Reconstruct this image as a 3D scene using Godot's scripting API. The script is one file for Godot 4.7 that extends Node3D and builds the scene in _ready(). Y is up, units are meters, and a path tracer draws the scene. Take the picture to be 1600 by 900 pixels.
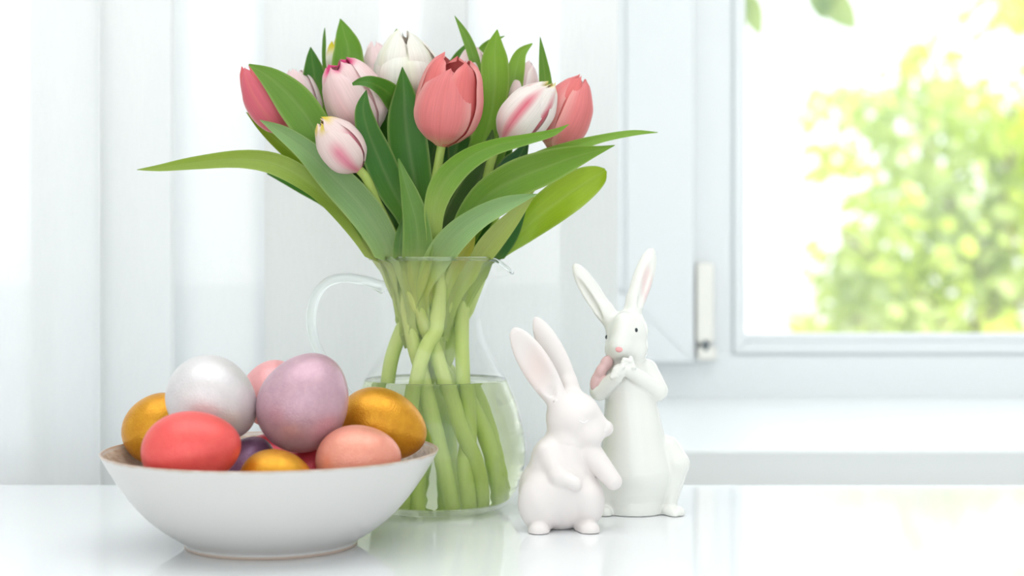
extends Node3D
# A high-key still life: bowl of dyed eggs, glass jug of tulips and two ceramic rabbits on a white table before a window.

const F := 2500.0          # focal length in pixels of the 1600 x 900 frame
const HY := 400.0          # picture row of the horizon
const TOP := 0.75          # height of the table top
const EYE := 0.923         # height of the lens
const ZJ := 1.096          # distance of the jug's axis from the lens
const FILL_ENERGY := 0.7  # energy of the added fill light
var used := {}
var M := {}
var rng := RandomNumberGenerator.new()


# ---------------------------------------------------------------- nodes
func numbered(called: String) -> String:
	if not used.has(called):
		used[called] = 0
		return called
	used[called] += 1
	return "%s_%03d" % [called, used[called]]

func thing(called: String, label: String, category: String, where: Vector3, group := "") -> Node3D:
	var o := Node3D.new()
	o.name = numbered(called)
	add_child(o, true)
	o.position = where
	o.set_meta("label", label)
	o.set_meta("category", category)
	if group != "":
		o.set_meta("group", group)
	return o

func put(mesh: Mesh, called: String, material: Material, parent: Node3D = null) -> MeshInstance3D:
	var o := MeshInstance3D.new()
	o.mesh = mesh
	o.material_override = material
	if parent == null:
		o.name = numbered(called)
		add_child(o, true)
	else:
		o.name = called
		parent.add_child(o, true)
	return o

func struct(mesh: Mesh, called: String, material: Material, label: String) -> MeshInstance3D:
	var o := put(mesh, called, material)
	o.set_meta("kind", "structure")
	o.set_meta("label", label)
	return o

func struct_base(called: String, label: String, where: Vector3) -> Node3D:
	var o := Node3D.new()
	o.name = numbered(called)
	add_child(o, true)
	o.position = where
	o.set_meta("kind", "structure")
	o.set_meta("label", label)
	return o

func at(px: float, py: float, z: float) -> Vector3:
	return Vector3((px - 800.0) / F * z, EYE - (py - HY) / F * z, -z)


# ---------------------------------------------------------------- mesh collector
class Soup:
	var v := PackedVector3Array()
	var n := PackedVector3Array()
	var t := PackedVector2Array()
	var c := PackedColorArray()
	var i := PackedInt32Array()

	# rows of points; normals are averaged over the grid. wrap joins the last column to the first
	func grid(rows: Array, wrap := false, cols: Array = [], uscale := 1.0, vscale := 1.0) -> void:
		var h := rows.size()
		var w: int = rows[0].size()
		var first := v.size()
		var norm := PackedVector3Array()
		norm.resize(h * w)
		var last := w if wrap else w - 1
		for y in h - 1:
			for x in last:
				var a := y * w + x
				var b := y * w + (x + 1) % w
				var d := (y + 1) * w + x
				var e := (y + 1) * w + (x + 1) % w
				var pa: Vector3 = rows[y][x]
				var pb: Vector3 = rows[y][(x + 1) % w]
				var pd: Vector3 = rows[y + 1][x]
				var pe: Vector3 = rows[y + 1][(x + 1) % w]
				var fn := (pe - pa).cross(pd - pb)
				norm[a] += fn
				norm[b] += fn
				norm[d] += fn
				norm[e] += fn
				for k in [a, b, e, a, e, d]:
					i.append(first + k)
		for y in h:
			for x in w:
				v.append(rows[y][x])
				n.append(-norm[y * w + x].normalized())
				t.append(Vector2(float(x) / (w if wrap else w - 1) * uscale, float(y) / (h - 1) * vscale))
				c.append(cols[y][x] if cols.size() else Color.WHITE)

	func box(at_: Vector3, size: Vector3, bevel := 0.0) -> void:
		var hx := size * 0.5
		if bevel <= 0.0:
			for ax in 3:
				for s in [-1.0, 1.0]:
					var nn := Vector3.ZERO
					nn[ax] = s
					var u := Vector3.ZERO
					u[(ax + 1) % 3] = hx[(ax + 1) % 3]
					var w := Vector3.ZERO
					w[(ax + 2) % 3] = hx[(ax + 2) % 3]
					quad(at_ + nn * hx[ax] - u - w, at_ + nn * hx[ax] + u - w, at_ + nn * hx[ax] + u + w, at_ + nn * hx[ax] - u + w, nn)
			return
		# rounded box: a grid on each face pushed out from the inner box
		var core := hx - Vector3.ONE * bevel
		var steps := [-1.0, -0.8, -0.45, 0.0]
		for ax in 3:
			for s in [-1.0, 1.0]:
				var us := []
				for q in steps:
					us.append([-1.0, q])
				for k in range(3, -1, -1):
					us.append([1.0, -steps[k]])
				var first := v.size()
				for uu in us:
					for ww in us:
						var dir := Vector3.ZERO
						dir[ax] = s
						dir[(ax + 1) % 3] = 0.0
						var p := Vector3.ZERO
						p[ax] = s * core[ax]
						p[(ax + 1) % 3] = uu[0] * core[(ax + 1) % 3]
						p[(ax + 2) % 3] = ww[0] * core[(ax + 2) % 3]
						dir[(ax + 1) % 3] = tan(uu[1] * PI / 4.0)
						dir[(ax + 2) % 3] = tan(ww[1] * PI / 4.0)
						dir = dir.normalized()
						v.append(at_ + p + dir * bevel)
						n.append(dir)
						t.append(Vector2(uu[0], ww[0]) * 0.5)
						c.append(Color.WHITE)
				for y in 7:
					for x in 7:
						var a := first + y * 8 + x
						tri(a, a + 8, a + 9)
						tri(a, a + 9, a + 1)

	func tri(a: int, b: int, d: int) -> void:   # winds itself by the vertex normals
		if (v[d] - v[a]).cross(v[b] - v[a]).dot(n[a] + n[b] + n[d]) >= 0.0:
			i.append_array([a, b, d])
		else:
			i.append_array([a, d, b])

	func quad(a: Vector3, b: Vector3, d: Vector3, e: Vector3, nn: Vector3) -> void:
		var f := v.size()
		for p in [a, b, d, e]:
			v.append(p)
			n.append(nn)
			c.append(Color.WHITE)
		t.append_array([Vector2(0, 0), Vector2(1, 0), Vector2(1, 1), Vector2(0, 1)])
		tri(f, f + 1, f + 2)
		tri(f, f + 2, f + 3)

	func outward() -> Soup:   # for closed shapes: faces and normals point out
		var vol := 0.0
		for k in range(0, i.size(), 3):
			vol += v[i[k]].dot(v[i[k + 2]].cross(v[i[k + 1]]))
		if vol < 0.0:
			for k in range(0, i.size(), 3):
				var s := i[k + 1]
				i[k + 1] = i[k + 2]
				i[k + 2] = s
			for k in n.size():
				n[k] = -n[k]
		return self

	func move(by: Vector3) -> Soup:
		for k in v.size():
			v[k] += by
		return self

	func mesh() -> ArrayMesh:
		var a := []
		a.resize(Mesh.ARRAY_MAX)
		a[Mesh.ARRAY_VERTEX] = v
		a[Mesh.ARRAY_NORMAL] = n
		a[Mesh.ARRAY_TEX_UV] = t
		a[Mesh.ARRAY_COLOR] = c
		a[Mesh.ARRAY_INDEX] = i
		var m := ArrayMesh.new()
		m.add_surface_from_arrays(Mesh.PRIMITIVE_TRIANGLES, a)
		return m

func box_mesh(at_: Vector3, size: Vector3, bevel := 0.0) -> ArrayMesh:
	var s := Soup.new()
	s.box(at_, size, bevel)
	return s.mesh()

# profile of (radius, height) points from one end of the axis to the other, or a closed loop
func lathe(prof: Array, seg := 96, warped := false) -> Soup:
	var rows := []
	for p in prof:
		var row := PackedVector3Array()
		for k in seg:
			var a := TAU * k / seg
			var q := Vector3(cos(a) * maxf(p.x, 0.00001), p.y, sin(a) * maxf(p.x, 0.00001))
			row.append(spout(q) if warped else q)
		rows.append(row)
	var s := Soup.new()
	s.grid(rows, true)
	return s

func curve(p0: float, p1: float, p2: float, p3: float, t: float) -> float:
	return 0.5 * (2.0 * p1 + (p2 - p0) * t + (2.0 * p0 - 5.0 * p1 + 4.0 * p2 - p3) * t * t + (3.0 * p1 - p0 - 3.0 * p2 + p3) * t * t * t)

# Catmull-Rom through rows of numbers, n samples
func spline(pts: Array, n: int) -> Array:
	var out := []
	var last := pts.size() - 1
	for k in n:
		var x := float(k) / (n - 1) * last
		var j := mini(int(x), last - 1)
		var f := x - j
		var row := []
		for d in pts[0].size():
			row.append(curve(pts[maxi(j - 1, 0)][d], pts[j][d], pts[j + 1][d], pts[mini(j + 2, last)][d], f))
		out.append(row)
	return out

func lerp_table(tab: Array, x: float) -> float:   # smooth lookup in (x, value) pairs
	for k in tab.size() - 1:
		if x <= tab[k + 1].x:
			var a := maxi(k - 1, 0)
			var b := mini(k + 2, tab.size() - 1)
			return curve(tab[a].y, tab[k].y, tab[k + 1].y, tab[b].y, clampf((x - tab[k].x) / (tab[k + 1].x - tab[k].x), 0.0, 1.0))
	return tab[-1].y

func smooth_profile(pts: Array, n: int) -> Array:
	var rows := []
	for p in pts:
		rows.append([p.x, p.y])
	var out := []
	for r in spline(rows, n):
		out.append(Vector2(r[0], r[1]))
	return out

# a tube along points with a radius each; both ends closed and rounded
func tube(pts: PackedVector3Array, radii: Array, seg := 16, cols: Array = []) -> Soup:
	var rows := []
	var crows := []
	var n := pts.size()
	var t0 := (pts[1] - pts[0]).normalized()
	var side := t0.cross(Vector3.UP if absf(t0.y) < 0.9 else Vector3.RIGHT).normalized()
	for k in n:
		var t := (pts[mini(k + 1, n - 1)] - pts[maxi(k - 1, 0)]).normalized()
		side = (side - t * side.dot(t)).normalized()
		var up := side.cross(t)
		var rings := [[0.0, 1.0]]
		if k == 0:
			rings = [[-1.0, 0.02], [-0.8, 0.6], [-0.4, 0.92], [0.0, 1.0]]
		elif k == n - 1:
			rings = [[0.0, 1.0], [0.4, 0.92], [0.8, 0.6], [1.0, 0.02]]
		for g in rings:
			var row := PackedVector3Array()
			var crow := PackedColorArray()
			for s in seg:
				var a := TAU * s / seg
				row.append(pts[k] + t * (g[0] * radii[k] * 0.35) + (side * cos(a) + up * sin(a)) * (radii[k] * g[1]))
				crow.append(cols[k] if cols.size() else Color.WHITE)
			rows.append(row)
			crows.append(crow)
	var out := Soup.new()
	out.grid(rows, true, crows, 1.0, 1.0)
	return out.outward()

func lin(r: float, g: float, b: float) -> Color:   # an sRGB colour as the linear values that vertex colours hold
	return Color(r / 255.0, g / 255.0, b / 255.0).srgb_to_linear()

func rgb(r: float, g: float, b: float, a := 1.0) -> Color:
	return Color(r / 255.0, g / 255.0, b / 255.0, a)


# ---------------------------------------------------------------- materials
func mat(called: String, color: Color, rough: float, metal := 0.0, spec := 0.5) -> StandardMaterial3D:
	var m := StandardMaterial3D.new()
	m.resource_name = called
	m.albedo_color = color
	m.roughness = rough
	m.metallic = metal
	m.metallic_specular = spec
	M[called] = m
	return m

func streaks(w: int, h: int, fx: float, fy: float, low: float, speck: float, sd: int, alpha_low := 1.0) -> ImageTexture:
	var a := FastNoiseLite.new()
	a.seed = sd
	a.frequency = 1.0
	var b := FastNoiseLite.new()
	b.seed = sd + 7
	b.frequency = 1.0
	var im := Image.create(w, h, false, Image.FORMAT_RGBA8)
	for y in h:
		for x in w:
			var u := float(x) / w
			var v := float(y) / h
			var s := 0.5 + 0.5 * (0.65 * a.get_noise_2d(u * fx, v * fy) + 0.35 * a.get_noise_2d(u * fx * 2.7 + 31.0, v * fy * 1.7))
			s = clampf(s * (1.0 - speck) + speck * (0.5 + 0.5 * b.get_noise_2d(u * 90.0, v * 180.0)), 0.0, 1.0)
			var g := lerpf(low, 1.0, s)
			im.set_pixel(x, y, Color(g, g, g, lerpf(alpha_low, 1.0, s)))
	return ImageTexture.create_from_image(im)

func noise_tex(size: int, freq: float, sd: int, lo: Color, hi: Color, octaves := 4) -> NoiseTexture2D:
	var f := FastNoiseLite.new()
	f.seed = sd
	f.frequency = freq
	f.fractal_octaves = octaves
	f.fractal_gain = 0.5 if octaves < 6 else 0.78
	var t := NoiseTexture2D.new()
	t.width = size
	t.height = size
	t.seamless = true
	t.noise = f
	var g := Gradient.new()
	g.set_color(0, lo)
	g.set_color(1, hi)
	t.color_ramp = g
	return t

func materials() -> void:
	mat("wall_paint", rgb(243, 245, 246), 0.85, 0.0, 0.3)
	mat("window_plastic", rgb(241, 244, 245), 0.32, 0.0, 0.4)
	mat("hinge_plastic", rgb(250, 248, 240), 0.4)
	mat("hinge_steel", rgb(120, 125, 128), 0.35, 0.8)
	mat("gasket", rgb(205, 212, 214), 0.6)
	mat("sill_board", rgb(240, 243, 243), 0.35, 0.0, 0.4)
	mat("floor_wood", rgb(226, 222, 214), 0.5)
	mat("paving", rgb(214, 212, 206), 0.9)
	mat("table_lacquer", rgb(243, 245, 247), 0.06, 0.0, 0.5)
	var glow := mat("fill_glow", rgb(250, 250, 250), 0.6)  # glowing face of the added fill panel
	glow.emission_enabled = true
	glow.emission = Color(0.975, 0.99, 1.0)
	glow.emission_energy_multiplier = 0.25
	var pane := mat("pane_glass", rgb(255, 255, 255, 0.02), 0.03)
	pane.transparency = BaseMaterial3D.TRANSPARENCY_ALPHA
	# curtain
	var cur := mat("sheer_cloth", rgb(252, 253, 253, 0.96), 0.9, 0.0, 0.15)
	cur.transparency = BaseMaterial3D.TRANSPARENCY_ALPHA
	cur.albedo_texture = streaks(1024, 256, 420.0, 9.0, 0.97, 0.25, 5, 0.94)
	cur.backlight_enabled = true
	cur.backlight = Color(0.68, 0.69, 0.695)
	# glass and water
	var jg := mat("jug_glass", rgb(252, 255, 253, 0.006), 0.02)
	jg.transparency = BaseMaterial3D.TRANSPARENCY_ALPHA
	jg.metallic_specular = 0.35
	var sg := mat("solid_glass", rgb(250, 254, 252, 0.0), 0.02)
	sg.refraction_enabled = true
	sg.refraction_scale = 0.045
	var wa := mat("water", rgb(246, 255, 218, 0.0), 0.0)
	wa.refraction_enabled = true
	wa.refraction_scale = 0.033
	# plants
	var lf := mat("leaf", Color.WHITE, 0.42, 0.0, 0.45)
	lf.vertex_color_use_as_albedo = true
	lf.albedo_texture = streaks(256, 512, 46.0, 2.2, 0.74, 0.36, 11)
	lf.heightmap_enabled = true
	lf.heightmap_texture = lf.albedo_texture
	lf.heightmap_scale = 0.06
	lf.backlight_enabled = true
	lf.backlight = Color(0.72, 0.78, 0.4)
	var sm := mat("stem", Color.WHITE, 0.45)
	sm.vertex_color_use_as_albedo = true
	sm.albedo_texture = streaks(128, 256, 22.0, 3.0, 0.94, 0.2, 23)
	sm.backlight_enabled = true
	sm.backlight = Color(0.8, 0.85, 0.55)
	var pt := mat("petal", Color.WHITE, 0.48, 0.0, 0.4)
	pt.vertex_color_use_as_albedo = true
	pt.albedo_texture = streaks(256, 512, 34.0, 1.2, 0.86, 0.10, 37)
	pt.heightmap_enabled = true
	pt.heightmap_texture = pt.albedo_texture
	pt.heightmap_scale = 0.02
	pt.backlight_enabled = true
	pt.backlight = Color(0.55, 0.5, 0.5)
	# ceramics
	var bw := mat("bowl_glaze", Color.WHITE, 0.28, 0.0, 0.5)
	bw.vertex_color_use_as_albedo = true
	var bq := mat("rabbit_bisque", Color.WHITE, 0.42, 0.0, 0.45)
	bq.vertex_color_use_as_albedo = true
	var gl := mat("rabbit_glaze", Color.WHITE, 0.08, 0.0, 0.55)
	gl.vertex_color_use_as_albedo = true
	mat("pink_glaze", rgb(226, 188, 186), 0.15)
	mat("nose_glaze", rgb(246, 178, 178), 0.25)
	mat("eye_glaze", rgb(40, 48, 52), 0.1)


# ---------------------------------------------------------------- setting
func rail(parent: Node3D, called: String, material: Material, a: Vector3, b: Vector3, bevel := 0.004) -> MeshInstance3D:
	return put(box_mesh((a + b) * 0.5 - parent.position, (b - a).abs(), bevel), called, material, parent)

func setting() -> void:
	var W: Material = M.wall_paint
	# the room, open to a terrace behind the camera
	struct(box_mesh(Vector3(0, -0.06, 0.1), Vector3(4.2, 0.12, 4.3)), "floor", M.floor_wood, "pale wooden floor of the room")
	struct(box_mesh(Vector3(0, 2.66, 0.1), Vector3(4.2, 0.12, 4.3)), "ceiling", W, "white ceiling of the room")
	struct(box_mesh(Vector3(-2.05, 1.3, 0.1), Vector3(0.12, 2.6, 4.3)), "wall_left", W, "white wall on the left of the room")
	struct(box_mesh(Vector3(2.05, 1.3, 0.1), Vector3(0.12, 2.6, 4.3)), "wall_right", W, "white wall on the right of the room")
	var wf := Soup.new()
	wf.box(Vector3(0, 2.5, 2.2), Vector3(4.2, 0.2, 0.12))
	wf.box(Vector3(-1.95, 1.2, 2.2), Vector3(0.3, 2.4, 0.12))
	wf.box(Vector3(1.95, 1.2, 2.2), Vector3(0.3, 2.4, 0.12))
	struct(wf.mesh(), "wall_front", W, "wall round the wide terrace opening behind the camera")
	var fill_light := thing("added_fill_panel", "broad white fill light panel added at the ceiling, out of view", "fill_light", Vector3(0, 2.6, -0.55))  # unseen panel, added to brighten the room from above
	put(box_mesh(Vector3(0, -0.015, 0), Vector3(2.5, 0.03, 1.5), 0.006), "frame", W, fill_light)
	put(box_mesh(Vector3(0, -0.032, 0), Vector3(2.4, 0.006, 1.4)), "fill_face", M.fill_glow, fill_light)
	var area := AreaLight3D.new()
	area.name = "panel"
	area.area_size = Vector2(2.4, 1.4)
	area.light_energy = FILL_ENERGY
	area.light_color = Color(0.975, 0.99, 1.0)
	area.shadow_enabled = true
	area.position = Vector3(0, -0.04, 0)
	area.rotation = Vector3(-PI / 2.0, 0, 0)
	fill_light.add_child(area)
	var zw := 1.80
	var bottom := at(0, 620, 1.785).y
	var left := at(-260, 0, 1.785).x
	var right := at(2100, 0, 1.785).x
	var top := at(0, -1150, 1.785).y
	var wb := Soup.new()
	wb.box(Vector3(0, bottom * 0.5 - 0.03, -zw - 0.12), Vector3(4.2, bottom - 0.06, 0.2))
	wb.box(Vector3(0, (top + 2.6) * 0.5, -zw - 0.12), Vector3(4.2, 2.6 - top, 0.2))
	wb.box(Vector3((-2.1 + left) * 0.5, (bottom + top) * 0.5, -zw - 0.12), Vector3(left + 2.1, top - bottom + 0.12, 0.2))
	wb.box(Vector3((2.1 + right) * 0.5, (bottom + top) * 0.5, -zw - 0.12), Vector3(2.1 - right, top - bottom + 0.12, 0.2))
	struct(wb.mesh(), "wall_back", W, "white wall round the window")
	var ground := struct(box_mesh(Vector3(0, -0.45, 0), Vector3(60, 0.3, 60)), "ground", M.paving, "pale paved ground outside the window")
	ground.set_meta("kind", "structure")
	# deep sill board, its front edge towards the table
	var sill_top := at(0, 702, 1.30).y
	var sl := struct(box_mesh(Vector3(0, sill_top - 0.0225, -(1.30 + 1.84) * 0.5), Vector3(3.98, 0.045, 0.54), 0.004), "windowsill", M.sill_board, "deep white window sill board behind the table")
	sl.position = Vector3.ZERO
	# fixed outer frame
	var P: Material = M.window_plastic
	var fr := struct_base("trim_1", "white fixed window frame around both sashes", Vector3(0, bottom, -1.80))
	var x0 := at(1085, 0, 1.785).x
	rail(fr, "bottom_rail", P, Vector3(left, bottom - 0.01, -1.785), Vector3(right, at(0, 553, 1.785).y, -1.86))
	rail(fr, "top_rail", P, Vector3(left, top - 0.05, -1.785), Vector3(right, top, -1.86))
	rail(fr, "side_post", P, Vector3(left, bottom, -1.785), Vector3(left + 0.05, top, -1.86))
	rail(fr, "side_post", P, Vector3(right - 0.05, bottom, -1.785), Vector3(right, top, -1.86))
	rail(fr, "middle_post", P, Vector3(x0 - 0.03, bottom, -1.787), Vector3(at(1147, 0, 1.785).x, top, -1.86))
	# left casement, its sash standing a little proud
	var zs := 1.765
	var w1 := struct_base("window_1", "left casement window behind the curtain, its wide white stile beside the rabbits", Vector3(0, bottom, -1.79))
	var sr := at(1085, 0, zs).x
	var sb := at(0, 567, zs).y
	var sw := at(1085, 0, zs).x - at(978, 0, zs).x
	var st := top - 0.03
	var slft := left + 0.03
	mitred(w1, "sash_rail", P, slft, sr, sb, st, sw, -zs, 0.05)
	var bw := 0.011
	for q in [[slft + sw - 0.001, sb + sw, slft + sw + bw, st - sw], [sr - sw - bw, sb + sw, sr - sw + 0.001, st - sw]]:
		rail(w1, "glazing_bead", P, Vector3(q[0], q[1], -zs - 0.006), Vector3(q[2], q[3], -zs - 0.03), 0.003)
	rail(w1, "glazing_bead", P, Vector3(slft + sw, sb + sw - 0.001, -zs - 0.006), Vector3(sr - sw, sb + sw + bw, -zs - 0.03), 0.003)
	rail(w1, "pane", M.pane_glass, Vector3(slft + sw - 0.005, sb + sw - 0.005, -zs - 0.028), Vector3(sr - sw + 0.005, st - sw + 0.005, -zs - 0.032), 0.0)
	# right casement
	var w2 := struct_base("window_2", "right casement window looking onto sunlit foliage", Vector3(0.4, bottom, -1.79))
	var zr := 1.79
	var gl := at(1163, 0, zr).x
	var gb := at(0, 521, zr).y
	var fl := at(1146, 0, zr).x
	var fb := at(0, 551, zr).y
	mitred(w2, "sash_rail", P, fl, right - 0.05, fb, top - 0.05, gb - fb - 0.009, -zr + 0.008, 0.05)
	rail(w2, "glazing_bead", P, Vector3(gl - 0.008, gb, -zr), Vector3(gl, top - 0.07, -zr - 0.02), 0.003)
	rail(w2, "glazing_bead", P, Vector3(gl - 0.008, gb - 0.0095, -zr + 0.002), Vector3(right - 0.07, gb, -zr - 0.02), 0.003)
	rail(w2, "gasket", M.gasket, Vector3(fl - 0.0025, fb - 0.0025, -zr + 0.0035), Vector3(fl, top - 0.05, -zr - 0.02), 0.0)
	rail(w2, "gasket", M.gasket, Vector3(fl, fb - 0.002, -zr + 0.0035), Vector3(right - 0.05, fb, -zr - 0.02), 0.0)
	rail(w2, "pane", M.pane_glass, Vector3(gl - 0.006, gb - 0.006, -zr - 0.012), Vector3(right - 0.06, top - 0.06, -zr - 0.016), 0.0)
	var hz := 1.770
	var hg := rail(w2, "hinge", M.hinge_plastic, at(1088, 537, hz), at(1116, 411, hz) + Vector3(0, 0, -0.015), 0.004)
	hg.set_meta("label", "cream plastic hinge cover")
	var pin := put(lathe(smooth_profile([Vector2(0, -0.006), Vector2(0.0045, -0.006), Vector2(0.0045, 0.006), Vector2(0, 0.006)], 4), 20).outward().move(at(1103, 540, hz - 0.002) - w2.position + Vector3(0, 0, -0.006)).mesh(), "hinge_pin", M.hinge_steel, hg)
	pin.set_meta("label", "steel hinge pin")
	var cap := put(box_mesh((at(1090, 563, hz) + at(1120, 542.5, hz) + Vector3(0, 0, -0.015)) * 0.5 - w2.position, (at(1120, 542.5, hz) - at(1090, 563, hz) + Vector3(0, 0, -0.015)).abs(), 0.003), "hinge_cap", M.hinge_plastic, hg)
	cap.set_meta("label", "cream plastic hinge cap")

# four rails with 45 degree mitres and chamfered inner edges
func mitred(parent: Node3D, called: String, material: Material, l: float, r: float, b: float, t: float, w: float, front: float, deep: float) -> void:
	var outer := [Vector2(l, b), Vector2(r, b), Vector2(r, t), Vector2(l, t)]
	var inner := [Vector2(l + w, b + w), Vector2(r - w, b + w), Vector2(r - w, t - w), Vector2(l + w, t - w)]
	for k in 4:
		var o0: Vector2 = outer[k]
		var o1: Vector2 = outer[(k + 1) % 4]
		var i0: Vector2 = inner[k]
		var i1: Vector2 = inner[(k + 1) % 4]
		var gap := (o1 - o0).normalized() * 0.0003
		var prof := [[0.0, -deep], [0.0, -0.003], [0.01, -0.0008], [0.03, 0.0], [0.955, 0.0], [0.985, -0.001], [1.0, -0.004], [1.0, -deep]]
		var rows := []
		for q in prof:
			var p := o0.lerp(i0, q[0]) + gap
			var p2 := o1.lerp(i1, q[0]) - gap
			var row := PackedVector3Array([Vector3(p.x, p.y, front + q[1]) - parent.position, Vector3(p2.x, p2.y, front + q[1]) - parent.position])
			rows.append(row)
		var s := Soup.new()
		for j in rows.size() - 1:
			var a: Vector3 = rows[j][0]
			var bb: Vector3 = rows[j][1]
			var c: Vector3 = rows[j + 1][1]
			var d: Vector3 = rows[j + 1][0]
			var nn := (bb - a).cross(d - a).normalized()
			var mid := (a + c) * 0.5 + parent.position - Vector3((o0.x + i1.x) * 0.5, (o0.y + i1.y) * 0.5, front - deep * 0.5)
			if nn.dot(mid) < 0.0:
				nn = -nn
			s.quad(a, bb, c, d, nn)
		var caps := Soup.new()
		for e in 2:
			var f := s.v.size()
			var side := Vector3((o0 - o1).normalized().x, (o0 - o1).normalized().y, 0) * (1.0 if e == 0 else -1.0)
			for j in rows.size():
				s.v.append(rows[j][e])
				s.n.append(side)
				s.t.append(Vector2.ZERO)
				s.c.append(Color.WHITE)
			for j in range(1, rows.size() - 1):
				s.tri(f, f + j, f + j + 1)
		put(s.mesh(), called, material, parent)


# ---------------------------------------------------------------- outside
func leaf_blade(length: float, width: float) -> ArrayMesh:
	var rows := []
	for y in 7:
		var v := y / 6.0
		var half := width * 0.5 * pow(sin(PI * pow(v, 0.75)), 0.8) + 0.0005
		var row := PackedVector3Array()
		for x in 3:
			var u := x - 1.0
			row.append(Vector3(u * half, v * length, absf(u) * half * 0.4 - v * v * length * 0.25))
		rows.append(row)
	var s := Soup.new()
	s.grid(rows)
	return s.mesh()

func outside() -> void:
	var lm := mat("tree_leaf", Color.WHITE, 0.5, 0.0, 0.3)
	lm.vertex_color_use_as_albedo = true
	lm.backlight_enabled = true
	lm.backlight = Color(0.95, 1.0, 0.6)
	mat("bark", rgb(150, 145, 120), 0.9)
	var blade := leaf_blade(0.085, 0.055)
	var zt := 6.2
	# [x, y, radius in frame pixels, leaves, tone]
	var clumps := [[1345, 165, 40, 60, 1], [1262, 186, 18, 9, 0], [1300, 160, 22, 16, 0], [1300, 240, 24, 26, 2], [1385, 205, 46, 50, 1], [1430, 120, 34, 36, 0], [1440, 70, 16, 12, 2], [1480, 150, 55, 60, 0], [1540, 190, 60, 110, 2], [1590, 230, 60, 90, 2],
		[1400, 255, 44, 34, 1], [1480, 250, 55, 44, 1], [1560, 285, 62, 60, 3], [1370, 320, 34, 40, 2], [1440, 330, 50, 60, 1], [1520, 340, 60, 90, 3], [1590, 340, 50, 70, 2], [1360, 390, 44, 70, 2], [1320, 430, 34, 50, 3], [1420, 400, 50, 60, 2], [1490, 410, 55, 60, 0],
		[1550, 400, 45, 60, 3], [1345, 470, 52, 90, 3], [1275, 505, 20, 14, 2], [1420, 480, 50, 90, 0], [1490, 500, 50, 70, 2], [1560, 450, 30, 30, 3], [1400, 560, 90, 130, 3], [1520, 570, 80, 100, 2], [1595, 10, 34, 50, 4], [1545, 20, 24, 14, 4], [1700, 250, 120, 200, 2], [1720, 450, 130, 200, 3], [1680, 60, 90, 100, 1], [1560, 700, 160, 200, 3]]
	var tones := [lin(208, 220, 168), lin(200, 213, 172), lin(218, 230, 136), lin(186, 200, 160), lin(228, 225, 176)]
	var tree := thing("tree", "yellow-green garden tree blurred beyond the right window", "tree", Vector3(at(1520, 0, zt).x, -0.3, -zt))
	var spots := []
	for c in clumps:
		for k in c[3]:
			var d := Vector3(rng.randfn(), rng.randfn(), rng.randfn()) * 0.55
			var z: float = zt + d.z * 0.45
			var p := at(c[0] + d.x * c[2], c[1] + d.y * c[2], zt) + Vector3(0, 0, zt - z)
			spots.append([p, tones[c[4]].lerp(tones[rng.randi() % 4], rng.randf() * 0.5)])
	var mm := MultiMesh.new()
	mm.transform_format = MultiMesh.TRANSFORM_3D
	mm.use_colors = true
	mm.mesh = blade
	mm.instance_count = spots.size()
	for k in spots.size():
		var b := Basis.from_euler(Vector3(rng.randf_range(-1.2, 1.2), rng.randf_range(0, TAU), rng.randf_range(1.6, 4.6))).scaled(Vector3.ONE * rng.randf_range(0.6, 1.35))
		mm.set_instance_transform(k, Transform3D(b, spots[k][0] - tree.position))
		mm.set_instance_color(k, spots[k][1])
	var mi := MultiMeshInstance3D.new()
	mi.name = "crown"
	mi.multimesh = mm
	mi.material_override = lm
	mi.set_meta("kind", "stuff")
	tree.add_child(mi, true)
	var trunk := tube(PackedVector3Array([Vector3(0, 0, 0), Vector3(0.05, 0.5, 0), Vector3(0.02, 0.95, 0.05), Vector3(0.1, 1.3, 0.1), Vector3(0.12, 1.8, 0.1)]), [0.07, 0.06, 0.05, 0.035, 0.012], 12)
	put(trunk.mesh(), "trunk", M.bark, tree)
	for q in [[Vector3(0.02, 0.8, 0.05), Vector3(-0.25, 1.1, 0.1), Vector3(-0.55, 1.32, 0.12)], [Vector3(0.06, 1.1, 0.08), Vector3(-0.1, 1.45, 0.0), Vector3(-0.2, 1.75, 0.0)], [Vector3(0.04, 0.9, 0.05), Vector3(0.25, 1.2, 0.1), Vector3(0.35, 1.6, 0.1)], [Vector3(0.02, 0.7, 0.0), Vector3(-0.2, 0.85, 0.05), Vector3(-0.5, 1.0, 0.1)]]:
		put(tube(PackedVector3Array(q), [0.028, 0.02, 0.008], 8).mesh(), "branch", M.bark, tree)
	# sprays that hang in at the top of the pane, nearer than the tree
	var sp := [["a pair of green leaves hanging at the upper edge of the pane by its frame", [[1172, -12, 72, 40, 0.15], [1166, -20, 60, 40, -0.3]]], ["green leaves hanging at the upper edge of the pane away from the frame", [[1296, -16, 76, 50, 0.5], [1286, -24, 56, 44, -0.1], [1304, -26, 54, 40, -0.5]]]]
	for s in sp:
		var z := 4.2
		var root := thing("leafy_twig", s[0], "twig", at(s[1][0][0], -260, z), "leafy twigs hanging outside the window")
		var e := at(s[1][0][0] + 6, -20, z) - root.position
		put(tube(PackedVector3Array([Vector3.ZERO, e * 0.5 + Vector3(0.01, 0, 0), e]), [0.006, 0.005, 0.003], 8).mesh(), "twig", M.bark, root)
		for q in s[1]:
			var m := leaf_blade(q[2] / F * z, q[3] / F * z)
			var o := put(m, "leaf", M.twig_leaf if M.has("twig_leaf") else twig_leaf(), root)
			o.transform = Transform3D(Basis(Vector3(0, 0, 1), PI + q[4]) * Basis(Vector3.UP, 0.6), at(q[0], q[1], z) - root.position)

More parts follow.
